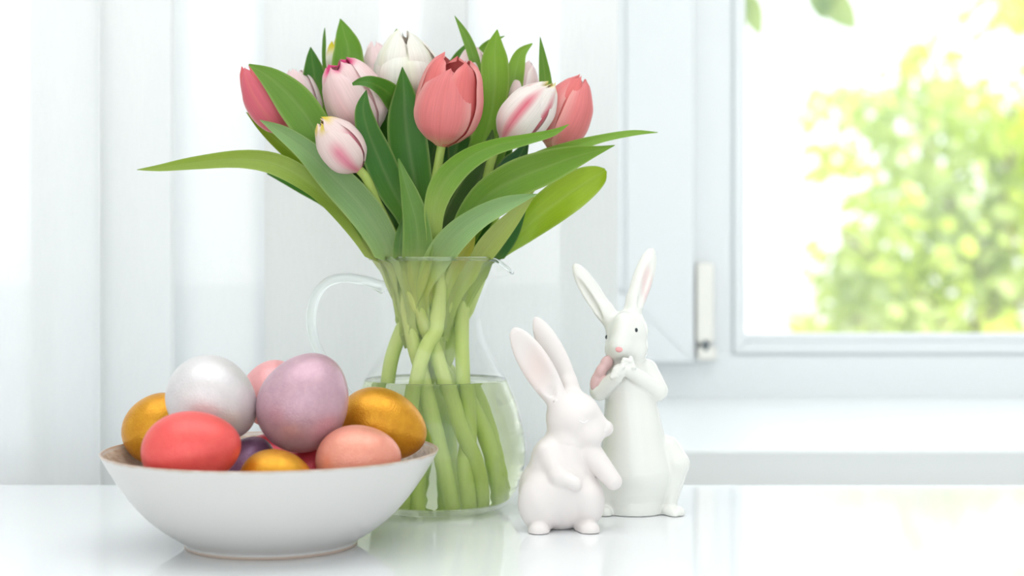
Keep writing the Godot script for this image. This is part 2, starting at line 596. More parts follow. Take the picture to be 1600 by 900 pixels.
func twig_leaf() -> StandardMaterial3D:
	var m := mat("twig_leaf", rgb(84, 122, 48), 0.5)
	m.backlight_enabled = true
	m.backlight = Color(0.55, 0.6, 0.35)
	return m


# ---------------------------------------------------------------- curtain
func curtain() -> void:
	var root := thing("sheer_curtain", "white sheer curtain hanging in soft folds before the window", "curtain", Vector3(-0.3, 2.35, -1.255))
	# three widths of cloth that overlap: [column in the frame, depth towards the camera in cm]; where the columns run back the cloth folds over
	var widths := [
		[[-330, 0.0], [-250, 0.8], [-180, -0.4], [-90, 0.4], [-20, 0.1], [40, 0.3], [90, -0.5], [140, 0.2], [158, 0.9], [162, 0.8], [157, 0.4], [170, -0.2], [225, -0.5], [262, 0.3], [274, 0.8], [275, 0.7], [270, 0.5]],
		[[50, -1.2], [46, -0.9], [47, -0.85], [110, -1.3], [180, -1.0], [250, -1.3], [300, -0.8], [345, -0.4], [390, -0.1], [416, -0.6], [450, -1.2], [510, -0.9], [565, -1.2], [588, -0.8], [590, -0.85], [585, -1.0]],
		[[424, 0.5], [419, 0.9], [420, 0.95], [470, 0.2], [530, 0.0], [600, 0.4], [650, 0.2], [690, -0.3], [722, 0.0], [731, 0.5], [732, 0.4], [725, 0.1], [690, -0.5], [660, -0.7], [658, -0.8], [668, -0.9], [730, -0.7], [800, -0.3], [860, 0.1], [930, 0.2], [960, 0.4], [963, 0.3], [961, 0.1], [930, -0.15], [880, -0.25], [876, -0.25]],
	]
	var y0 := TOP - 0.32
	for w in widths.size():
		var pts := spline(widths[w], 260)
		var rows := []
		for r in 15:
			var f := r / 14.0
			var row := PackedVector3Array()
			for k in pts.size():
				var p := at(pts[k][0], 0, 1.258)
				var sway := sin(k * 0.06 + f * 2.0) * 0.001 * (1.0 - f)
				row.append(Vector3(p.x + sway, lerpf(y0, 2.34, f), p.z + pts[k][1] * 0.011 + sway) - root.position)
			rows.append(row)
		var s := Soup.new()
		s.grid(rows, false, [], 2.0, 5.0)
		put(s.mesh(), "cloth", M.sheer_cloth, root)
	var rod := lathe([Vector2(0, 0), Vector2(0.012, 0), Vector2(0.012, 2.4), Vector2(0, 2.4)], 16).outward()
	var o := put(rod.mesh(), "rod", M.window_plastic, root)
	o.transform = Transform3D(Basis(Vector3(0, 0, 1), -PI / 2), Vector3(-0.9, 0.0, 0))


# ---------------------------------------------------------------- table, bowl, eggs
func table() -> void:
	var root := thing("table", "glossy white table top carrying the bowl, jug and rabbits", "table", Vector3(0, 0, -0.75))
	var zb := 1.211
	put(box_mesh(Vector3(0, TOP - 0.014, 0.75 - (zb + 0.25) * 0.5), Vector3(1.9, 0.028, zb - 0.25), 0.0025), "tabletop", M.table_lacquer, root)
	for sx in [-1.0, 1.0]:
		for sz in [-1.0, 1.0]:
			put(box_mesh(Vector3(sx * 0.88, (TOP - 0.028) * 0.5, sz * 0.4), Vector3(0.05, TOP - 0.028, 0.05), 0.003), "leg", M.table_lacquer, root)

func bowl() -> void:
	var z := 0.96
	var c := at(424, 0, z)
	var root := thing("bowl", "white glazed ceramic bowl with a thin brown rim, full of dyed eggs", "bowl", Vector3(c.x, TOP, c.z))
	var k := z / F
	var prof := []
	var y := func(py: float) -> float: return (850.5 - py) * k
	for p in [[132, 850.5], [133.5, 849.5], [134, 846], [132, 843], [140, 838.5], [155, 829.5], [175, 815.5], [196, 797], [216, 774], [234, 749], [248, 727], [257, 711], [260.5, 704.5], [260.8, 703], [259.5, 702.2], [257.5, 703], [250, 716], [237, 737], [216, 765], [190, 789], [158, 808], [110, 818], [50, 822], [0, 822]]:
		prof.append(Vector2(p[0] * k, y.call(p[1])))
	prof = smooth_profile(prof, 130)
	prof.push_front(Vector2(0.118 * 0.4, 0.004))
	prof.push_front(Vector2(0, 0.004))
	prof.insert(2, Vector2(125 * k, 0.003))
	prof.insert(3, Vector2(127 * k, 0.0))
	var s := lathe(prof, 144).outward()
	var nz := FastNoiseLite.new()
	nz.seed = 4
	nz.frequency = 260.0
	var rim_y: float = y.call(702.2)
	for i in s.v.size():
		var p := s.v[i]
		var r := Vector2(p.x, p.z).length()
		var col := lin(224, 222, 219)
		var e := clampf(1.0 - absf(p.y - rim_y) / 0.0016, 0.0, 1.0)
		if p.y > rim_y - 0.0018:
			col = col.lerp(lin(190, 160, 138), clampf(e + 0.5 * nz.get_noise_3dv(p) - 0.1, 0.0, 0.9))
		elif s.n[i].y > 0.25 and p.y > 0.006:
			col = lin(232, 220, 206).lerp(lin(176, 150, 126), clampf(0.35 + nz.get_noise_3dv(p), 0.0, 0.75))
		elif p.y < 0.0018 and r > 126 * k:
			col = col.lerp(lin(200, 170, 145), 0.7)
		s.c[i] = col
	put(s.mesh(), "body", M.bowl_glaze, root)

func egg_mesh(long: float, short: float) -> ArrayMesh:
	var prof := []
	for k in 49:
		var a := PI * k / 48.0
		var x := -cos(a)
		prof.append(Vector2(sin(a) * short * (1.0 - 0.10 * x - 0.02 * x * x), x * long))
	return lathe(prof, 64).outward().mesh()

func egg_material(called: String, base: Color, second: Color, metal: float, sd: int) -> StandardMaterial3D:
	var m := mat(called, Color.WHITE, 0.36, metal, 0.5)
	m.albedo_texture = noise_tex(256, 0.035, sd, second, base, 6)
	m.uv1_triplanar = true
	m.uv1_scale = Vector3.ONE * 14.0
	m.heightmap_enabled = true
	m.heightmap_texture = M.egg_grain
	m.heightmap_scale = 0.02
	return m

func eggs() -> void:
	M.egg_grain = noise_tex(512, 0.09, 91, Color.BLACK, Color.WHITE, 3)
	egg_material("gold_dye", rgb(226, 166, 44), rgb(200, 132, 26), 0.55, 1)
	egg_material("pearl_dye", rgb(230, 226, 226), rgb(214, 210, 212), 0.25, 2)
	egg_material("coral_dye", rgb(244, 104, 96), rgb(236, 84, 84), 0.25, 3)
	egg_material("mauve_dye", rgb(210, 174, 186), rgb(186, 148, 164), 0.3, 4)
	egg_material("peach_dye", rgb(240, 168, 146), rgb(232, 146, 126), 0.3, 5)
	egg_material("rose_dye", rgb(240, 176, 176), rgb(232, 158, 162), 0.25, 6)
	egg_material("crimson_dye", rgb(226, 84, 100), rgb(206, 66, 84), 0.25, 7)
	egg_material("violet_dye", rgb(158, 118, 152), rgb(130, 96, 132), 0.3, 8)
	# [dye, x, y, distance, long and short size in pixels, turn of the long axis, label]
	var list := [["gold_dye", 247, 669, 0.985, 116, 106, 60, "golden egg at the far side of the bowl behind the coral red egg"],
		["pearl_dye", 332, 625, 0.948, 148, 131, -35, "pearly white egg lying high on the pile"],
		["coral_dye", 299, 702, 0.900, 156, 120, 8, "coral red egg at the bowl's front rim under the white egg"],
		["mauve_dye", 475, 628, 0.948, 160, 140, 62, "speckled mauve egg standing tallest on the pile"],
		["gold_dye", 598, 664, 0.985, 142, 111, -20, "large golden egg behind the peach egg, beside the jug"],
		["peach_dye", 560, 718, 0.930, 134, 108, 5, "peach egg at the front rim before the large golden egg"],
		["gold_dye", 431, 751, 0.912, 116, 98, 0, "golden egg low at the front rim, only its top showing"],
		["rose_dye", 427, 615, 1.010, 106, 102, 80, "pale pink egg peeping out behind the mauve egg"],
		["crimson_dye", 484, 737, 0.965, 104, 88, 60, "crimson egg mostly hidden between mauve, golden and peach eggs"],
		["violet_dye", 386, 733, 0.955, 108, 90, 60, "violet egg mostly hidden beside the coral red egg"],
		["crimson_dye", 424, 720, 1.010, 96, 84, 0, "crimson egg deep in the pile, a sliver between white and mauve eggs"]]
	for e in list:
		var k: float = e[3] / F * 0.5
		var o := put(egg_mesh(e[4] * k, e[5] * k), "dyed_egg", M[e[0]])
		o.set_meta("label", e[7])
		o.set_meta("category", "egg")
		o.set_meta("group", "dyed eggs in the bowl")
		o.transform = Transform3D(Basis(Vector3(0, 0, 1), deg_to_rad(e[6] - 90.0)), at(e[1], e[2], e[3]))


# ---------------------------------------------------------------- jug
const JX := 681.0
var jug_prof := [Vector2(0.0, 794), Vector2(60, 794), Vector2(92, 793), Vector2(108, 788), Vector2(122, 777), Vector2(135, 758), Vector2(143, 732), Vector2(145.5, 705), Vector2(142, 672), Vector2(131, 631), Vector2(115, 591), Vector2(98, 562), Vector2(83, 535), Vector2(75, 511), Vector2(73.5, 492), Vector2(79, 462), Vector2(90, 433), Vector2(98, 413), Vector2(103, 404)]

func jug_radius(py: float) -> float:   # outer radius in pixels at a picture row
	for k in jug_prof.size() - 1:
		if py <= jug_prof[k].y and py >= jug_prof[k + 1].y:
			var f: float = (jug_prof[k].y - py) / maxf(0.001, jug_prof[k].y - jug_prof[k + 1].y)
			return lerpf(jug_prof[k].x, jug_prof[k + 1].x, f)
	return 103.0

func spout(p: Vector3) -> Vector3:
	var k := ZJ / F
	var a := atan2(p.z, p.x)
	var high := smoothstep((794.6 - 462) * k, (794.6 - 403) * k, p.y)
	var w := exp(-pow(a / 0.30, 2.0)) * high * high
	var r := Vector2(p.x, p.z).length()
	var out := Vector2(p.x, p.z) * (1.0 + w * 17.0 * k / maxf(r, 0.01))
	return Vector3(out.x, p.y - w * 22.0 * k, out.y)

func jug() -> Node3D:
	var c := at(JX, 0, ZJ)
	var root := thing("glass_jug", "clear glass jug of water with a looped handle, holding the tulips", "jug", Vector3(c.x, TOP, c.z))
	var k := ZJ / F
	var y := func(py: float) -> float: return (794.6 - py) * k
	var outer := []
	for p in jug_prof:
		outer.append(Vector2(p.x * k, y.call(p.y)))
	outer = smooth_profile(outer, 90)
	var inner := []
	for j in outer.size():
		var p: Vector2 = outer[j]
		var t: Vector2 = (outer[mini(j + 1, outer.size() - 1)] - outer[maxi(j - 1, 0)]).normalized()
		var q := p + Vector2(-t.y, t.x) * 0.0018
		q.x = maxf(q.x, 0.0)
		q.y = maxf(q.y, 0.0045)
		inner.append(q)
	var shell := outer.duplicate()
	inner.reverse()
	shell.append_array(inner)
	put(lathe(shell, 128, true).outward().mesh(), "body", M.jug_glass, root)
	# the thick fire-polished lip
	var lip := PackedVector3Array()
	for j in 129:
		var a := TAU * j / 128.0
		lip.append(spout(Vector3(cos(a) * 102.0 * k, y.call(404), sin(a) * 102.0 * k)))
	var ring := []
	for j in 128:
		var t := (lip[(j + 1) % 128] - lip[(j + 127) % 128]).normalized()
		var o := Vector3(lip[j].x, 0, lip[j].z).normalized()
		var u := o.cross(t).normalized()
		var row := PackedVector3Array()
		for q in 10:
			var a := TAU * q / 10.0
			row.append(lip[j] + (o * cos(a) + u * sin(a)) * 0.0013)
		ring.append(row)
	ring.append(ring[0])
	var ls := Soup.new()
	ls.grid(ring, true)
	put(ls.outward().mesh(), "lip", M.solid_glass, root)
	# handle
	var hp := spline([[599, 449, 0.0], [580, 441, 0.0], [560, 436, 0.0], [536, 434, 0.0], [512, 441, 0.0], [494, 462, 0.0], [486, 495, 0.0], [490, 526, 0.0], [502, 556, 0.0], [522, 590, 0.0], [546, 618, 0.0], [553, 640, 0.0]], 60)
	var pts := PackedVector3Array()
	var rad := []
	for j in hp.size():
		pts.append(at(hp[j][0], hp[j][1], ZJ) - root.position)
		var f := j / 59.0
		rad.append((7.6 + 3.0 * exp(-f * 14.0) + 3.0 * exp(-(1.0 - f) * 10.0)) * k)
	put(tube(pts, rad, 20).mesh(), "handle", M.solid_glass, root)
	return root

func water(jugroot: Node3D) -> void:
	var k := ZJ / F
	var level := (794.6 - 592.0) * k
	var prof := [Vector2(0, 0.0047), Vector2(60 * k, 0.0047)]
	var raw := []
	for j in 60:
		var py := lerpf(790.0, 592.0, j / 59.0)
		raw.append(Vector2(jug_radius(py) * k - 0.0022, (794.6 - py) * k))
	for p in raw:
		if p.y > 0.0052:
			prof.append(p)
	prof.append(Vector2(prof[-1].x - 0.0006, level - 0.0004))
	prof.append(Vector2(prof[-1].x - 0.003, level - 0.0008))
	prof.append(Vector2(0, level - 0.0008))
	var root := lathe(prof, 128).outward()
	var o := put(root.mesh(), "water", M.water)
	o.position = jugroot.position
	o.set_meta("label", "pale green water filling the lower half of the glass jug")
	o.set_meta("category", "water")


# ---------------------------------------------------------------- tulips
# each: label, head base [x, y, cm towards the camera], tip, width in pixels, first petal angle, tip radius share, colouring, stem points from foot up
var tulips := [
	{"label": "coral pink tulip leaning far out on the side of the jug handle", "base": [458, 210, 1.4], "tip": [394, 110, 2.2], "w": 74, "turn": 0.4, "open": 0.16, "look": "rose", "stem": [[744, 784, 1.0], [732, 640, 1.2], [628, 480, 1.0], [575, 375, 1.0], [500, 265, 1.2]]},
	{"label": "pale pink tulip with bright pink petal tips, beside the white tulip", "base": [588, 210, 1.6], "tip": [527, 101, 2.2], "w": 98, "turn": 0.5, "open": 0.6, "front": 0.95, "look": "blush", "stem": [[702, 786, 2.4], [668, 600, 2.4], [640, 492, 1.8], [632, 380, 1.2], [618, 280, 1.2]]},
	{"label": "small pink and white tulip bud in front, lowest of the flowers", "base": [571, 271, 4.2], "tip": [514, 198, 5.2], "w": 72, "turn": 0.2, "open": 0.22, "look": "candy", "stem": [[728, 788, 1.9], [704, 610, 2.2], [656, 490, 2.3], [626, 390, 2.4], [594, 318, 3.3]]},
	{"label": "creamy white tulip, tallest bloom at the middle of the bouquet", "base": [640, 176, -0.2], "tip": [630, 50, 0.2], "w": 104, "turn": -0.15, "open": 0.1, "front": 0.86, "look": "white", "stem": [[664, 780, 2.2], [668, 600, 0.5], [670, 492, -0.5], [660, 380, -0.6], [648, 260, -0.4]]},
	{"label": "large coral pink tulip standing upright in front", "base": [693, 234, 3.4], "tip": [716, 96, 4.0], "w": 107, "turn": 0.12, "open": 0.72, "front": 0.85, "look": "coral", "stem": [[652, 790, 2.4], [657, 580, 2.5], [686, 486, 2.2], [688, 400, 2.5], [681, 310, 2.9]]},
	{"label": "pink striped white tulip bud before the coral tulip on the spout side", "base": [786, 226, 2.4], "tip": [860, 137, 3.0], "w": 78, "turn": 0.2, "open": 0.12, "look": "stripe", "stem": [[630, 778, 1.2], [610, 580, 0.8], [645, 495, 1.5], [714, 405, 1.7], [752, 320, 1.8]]},
	{"label": "coral pink tulip bud leaning out on the jug's spout side", "base": [862, 237, 0.6], "tip": [908, 123, 1.0], "w": 82, "turn": 1.3, "open": 0.14, "look": "coral", "stem": [[645, 776, -1.0], [672, 570, 0.2], [700, 487, 0.8], [748, 405, 0.5], [812, 320, 0.4]]},
	{"label": "pale pink tulip half hidden behind leaves next to the leaning coral tulip", "base": [478, 205, -1.2], "tip": [456, 103, -1.2], "w": 62, "turn": 0.1, "open": 0.5, "look": "pale", "stem": [[732, 780, -1.0], [722, 620, -0.8], [642, 497, -1.0], [598, 385, -1.0], [522, 285, -1.1]]},
	{"label": "slim cream bud with a yellow tip between two upright leaves", "base": [520, 150, -3.0], "tip": [514, 54, -3.0], "w": 40, "turn": 0.3, "open": 0.12, "look": "cream", "stem": [[688, 784, -2.8], [675, 620, -2.5], [660, 497, -2.2], [632, 385, -2.2], [560, 250, -2.8]]},
	{"label": "pale pink tulip at the back, showing beside the white tulip", "base": [600, 165, -2.8], "tip": [580, 58, -2.8], "w": 58, "turn": 0.6, "open": 0.18, "look": "pale", "stem": [[662, 782, -2.6], [684, 620, -2.6], [692, 497, -2.3], [658, 385, -2.4], [622, 260, -2.8]]},
	{"label": "pale pink tulip at the back, just above the large coral tulip", "base": [736, 160, -1.6], "tip": [738, 64, -1.8], "w": 56, "turn": 0.2, "open": 0.3, "look": "pale", "stem": [[715, 788, 2.4], [722, 580, 1.5], [722, 500, 0.6], [726, 400, -0.8], [740, 280, -1.4]]},
	{"label": "pale pink tulip at the back, behind the striped bud", "base": [800, 190, -1.6], "tip": [826, 92, -1.8], "w": 56, "turn": 0.9, "open": 0.2, "look": "pale", "stem": [[628, 774, -0.4], [690, 565, -0.6], [724, 490, -0.6], [758, 410, -0.8], [778, 300, -1.2]]},
]

func petal_color(look: String, u: float, v: float, inner: bool) -> Color:
	var e := smoothstep(0.55, 1.0, absf(u))
	var c: Color
	match look:
		"coral", "rose":
			c = (lin(243, 138, 138) if look == "coral" else lin(234, 112, 128)).lerp(lin(252, 188, 182), e * 0.7)
			c = c.lerp(lin(238, 186, 150), smoothstep(0.16, 0.0, v))
			c = c.lerp(lin(236, 130, 128), smoothstep(0.14, 0.0, absf(u)) * 0.5)
			if inner:
				c = c.lerp(lin(240, 112, 110), 0.5)
		"blush":
			c = lin(254, 222, 222).lerp(lin(255, 240, 238), e * 0.6)
			c = c.lerp(lin(236, 70, 136), smoothstep(0.86, 0.97, v) * (0.35 + 0.65 * smoothstep(0.1, 0.7, absf(u))))
			c = c.lerp(lin(244, 176, 180), smoothstep(0.4, 0.0, absf(u)) * 0.35 * smoothstep(0.9, 0.5, v))
		"candy":
			c = lin(254, 230, 226)
			c = c.lerp(lin(244, 130, 160), smoothstep(0.5, 0.0, absf(u)) * smoothstep(0.75, 0.45, v) * 0.85)
			c = c.lerp(lin(242, 216, 60), smoothstep(0.80, 0.96, v) * smoothstep(0.8, 0.1, absf(u)))
			c = c.lerp(lin(244, 150, 170), smoothstep(0.14, 0.0, v) * 0.7)
		"white":
			c = lin(255, 254, 244).lerp(lin(250, 251, 222), smoothstep(0.35, 0.0, absf(u)) * 0.6)
			c = c.lerp(lin(238, 240, 176), smoothstep(0.4, 0.02, v) * 0.8)
			c = c.lerp(lin(252, 236, 226), smoothstep(0.5, 0.9, absf(u)) * 0.35)
		"stripe":
			c = lin(255, 246, 240)
			c = c.lerp(lin(236, 84, 116), smoothstep(0.34, 0.02, absf(u)) * smoothstep(1.0, 0.6, v) * 0.9)
			c = c.lerp(lin(246, 170, 180), smoothstep(0.45, 0.0, v) * 0.6 * (1.0 - e))
			c = c.lerp(lin(240, 226, 120), smoothstep(0.93, 1.0, v))
		"cream":
			c = lin(250, 244, 226).lerp(lin(236, 220, 40), smoothstep(0.72, 0.92, v))
		_:
			c = lin(255, 228, 228).lerp(lin(255, 242, 240), e)
			c = c.lerp(lin(246, 238, 214), smoothstep(0.25, 0.0, v) * 0.7)
	return c

func petal_mesh(B: Vector3, basis: Basis, L: float, R: float, th: float, open: float, look: String, inner: bool, sd: float) -> Soup:
	var rt := [Vector2(0, 0.16), Vector2(0.08, 0.50), Vector2(0.2, 0.82), Vector2(0.36, 0.98), Vector2(0.52, 1.0), Vector2(0.68, 0.92), Vector2(0.82, lerpf(0.66, 0.88, open)), Vector2(0.92, lerpf(0.42, 0.76, open)), Vector2(1.0, lerpf(0.12, 0.56, open))]
	var wt := [Vector2(0, 0.55), Vector2(0.1, 0.8), Vector2(0.3, 1.0), Vector2(0.55, 1.0), Vector2(0.72, 0.94), Vector2(0.84, 0.8), Vector2(0.92, 0.62), Vector2(0.97, 0.4), Vector2(1.0, 0.05)]
	var rows := []
	var cols := []
	for y in 27:
		var v := y / 26.0
		var r := R * lerp_table(rt, v)
		var half := deg_to_rad(57.0) * lerp_table(wt, v)
		# a tip that stays as wide as it is tall: where the radius shrinks the angle may grow
		half = minf(half * minf(1.35, sqrt(R / maxf(r, 0.001))), 1.45)
		var row := PackedVector3Array()
		var crow := PackedColorArray()
		for x in 15:
			var u := x / 7.0 - 1.0
			var a := th + u * half
			var rr := r * (1.0 + 0.05 * (1.0 - u * u) - 0.03 * exp(-u * u * 60.0)) + u * R * 0.045 + 0.012 * R * sin(9.0 * v + sd + 3.0 * u) * absf(u)
			var hh := L * (v * 1.02 - 0.02 * pow(v, 8.0) - 0.05 * u * u * v + 0.012 * sin(5.0 * u + sd) * v)
			row.append(B + basis * Vector3(cos(a) * rr, hh, sin(a) * rr))
			crow.append(petal_color(look, u, v, inner))
		rows.append(row)
		cols.append(crow)
	var s := Soup.new()
	s.grid(rows, false, cols)
	return s

func build_tulips() -> Array:
	# stems first, pushed apart so that they lean on each other instead of passing through
	var n := 34
	var stems := []
	var k := ZJ / F
	var axis := at(JX, 0, ZJ)
	for t in tulips:
		var raw: Array = t.stem.duplicate()
		var b: Array = t.base
		var p: Array = t.tip
		for j in 2:   # spread the cut ends over the foot of the jug
			raw[j] = [JX + (raw[j][0] - JX) * [1.45, 1.05][j], raw[j][1], raw[j][2] * [1.35, 1.2][j]]
		raw.append([lerpf(b[0], p[0], -0.22), lerpf(b[1], p[1], -0.22), b[2]])
		raw.append([lerpf(b[0], p[0], 0.03), lerpf(b[1], p[1], 0.03), b[2]])
		var pts := PackedVector3Array()
		for r in spline(raw, n):
			pts.append(at(r[0], r[1], ZJ) + Vector3(0, 0, r[2] * 0.01))
		stems.append(pts)
	var fat := func(j: int) -> float: return lerpf(0.0049, 0.0030, smoothstep(12.0, 26.0, float(j)))
	for pass_ in 45:
		for a in stems.size():
			for b in a:
				for i in n - 6:
					for j in range(maxi(0, i - 4), mini(n - 6, i + 5)):
						var d: Vector3 = stems[a][i] - stems[b][j]
						var need: float = fat.call(i) + fat.call(j) + 0.0003
						var l := d.length()
						if l < need and l > 0.00001:
							var push := d / l * (need - l) * 0.35
							push.y = 0.0
							stems[a][i] += push
							stems[b][j] -= push
		for a in stems.size():
			var q: PackedVector3Array = stems[a].duplicate()
			for i in range(1, n - 5):
				stems[a][i] = q[i].lerp((q[i - 1] + q[i + 1]) * 0.5, 0.05)
			for i in n - 6:
				var p: Vector3 = stems[a][i]
				var py := HY + (EYE - p.y) / ZJ * F
				if py > 404.0:
					var most: float = jug_radius(minf(py, 792.0)) * k - 0.0028 - fat.call(i)
					var f := Vector2(p.x - axis.x, p.z - axis.z)
					if f.length() > most:
						f = f.normalized() * most
						stems[a][i] = Vector3(axis.x + f.x, p.y, axis.z + f.y)
				if i == 0:
					stems[a][i].y = maxf(stems[a][i].y, TOP + 0.0075)
	var roots := []
	for q in tulips.size():
		var t: Dictionary = tulips[q]
		var pts: PackedVector3Array = stems[q]
		var root := thing("tulip", t.label, "flower", pts[0], "cut tulips in the glass jug")
		roots.append(root)
		var fine := []
		for p in pts:
			fine.append([p.x, p.y, p.z])
		var sp := PackedVector3Array()
		var rad := []
		var cols := []
		var m := 80
		var node_at := 22 + (q * 7) % 12
		for r in spline(fine, m):
			var i := sp.size()
			sp.append(Vector3(r[0], r[1], r[2]) - root.position)
			var f := i / float(m - 1)
			var j := f * (n - 1)
			rad.append(lerpf(0.0049, 0.0030, smoothstep(12.0, 26.0, j)) * (1.0 + 0.12 * exp(-pow((i - node_at) / 1.6, 2.0))) + (0.0012 if i == m - 1 else 0.0))
			cols.append(lin(232, 246, 148).lerp(lin(196, 218, 116), smoothstep(0.3, 0.9, f)))
		put(tube(sp, rad, 18, cols).mesh(), "stem", M.stem, root)
		var B := at(t.base[0], t.base[1], ZJ) + Vector3(0, 0, t.base[2] * 0.01)
		var T := at(t.tip[0], t.tip[1], ZJ) + Vector3(0, 0, t.tip[2] * 0.01)
		var up := (T - B).normalized()
		var sx := up.cross(Vector3(0, 0, 1)).normalized()
		var basis := Basis(sx, up, sx.cross(up))
		var L := (T - B).length()
		var R: float = t.w * 0.5 / F * (ZJ - t.base[2] * 0.01)
		for w in 2:
			for j in 3:
				var th: float = t.turn + TAU * (j / 3.0 + w / 6.0) + PI / 2.0
				var near: float = t.get("front", 1.0) if j == 0 and w == 0 else 1.0
				var s := petal_mesh(B, basis, L * near * (1.0 if w == 0 else (1.03 if t.open < 0.3 else 0.985)) * (1.0 - 0.02 * ((j * 5 + q) % 3)), R * (0.97 if w == 0 else 0.86), th, t.open, t.look, w == 1, q * 1.7 + j * 2.3 + w)
				put(s.move(-root.position).mesh(), "petal", M.petal, root)
	return roots

func in_jug(p: Vector3) -> Vector3:   # keeps what is below the lip inside the glass
	var py := HY + (EYE - p.y) / ZJ * F
	if py < 406.0:
		return p
	var axis := at(JX, 0, ZJ)
	var most: float = jug_radius(minf(py, 792.0)) * ZJ / F - 0.0032
	var f := Vector2(p.x - axis.x, p.z - axis.z)
	if f.length() > most:
		f = f.normalized() * most
	return Vector3(axis.x + f.x, p.y, axis.z + f.y)

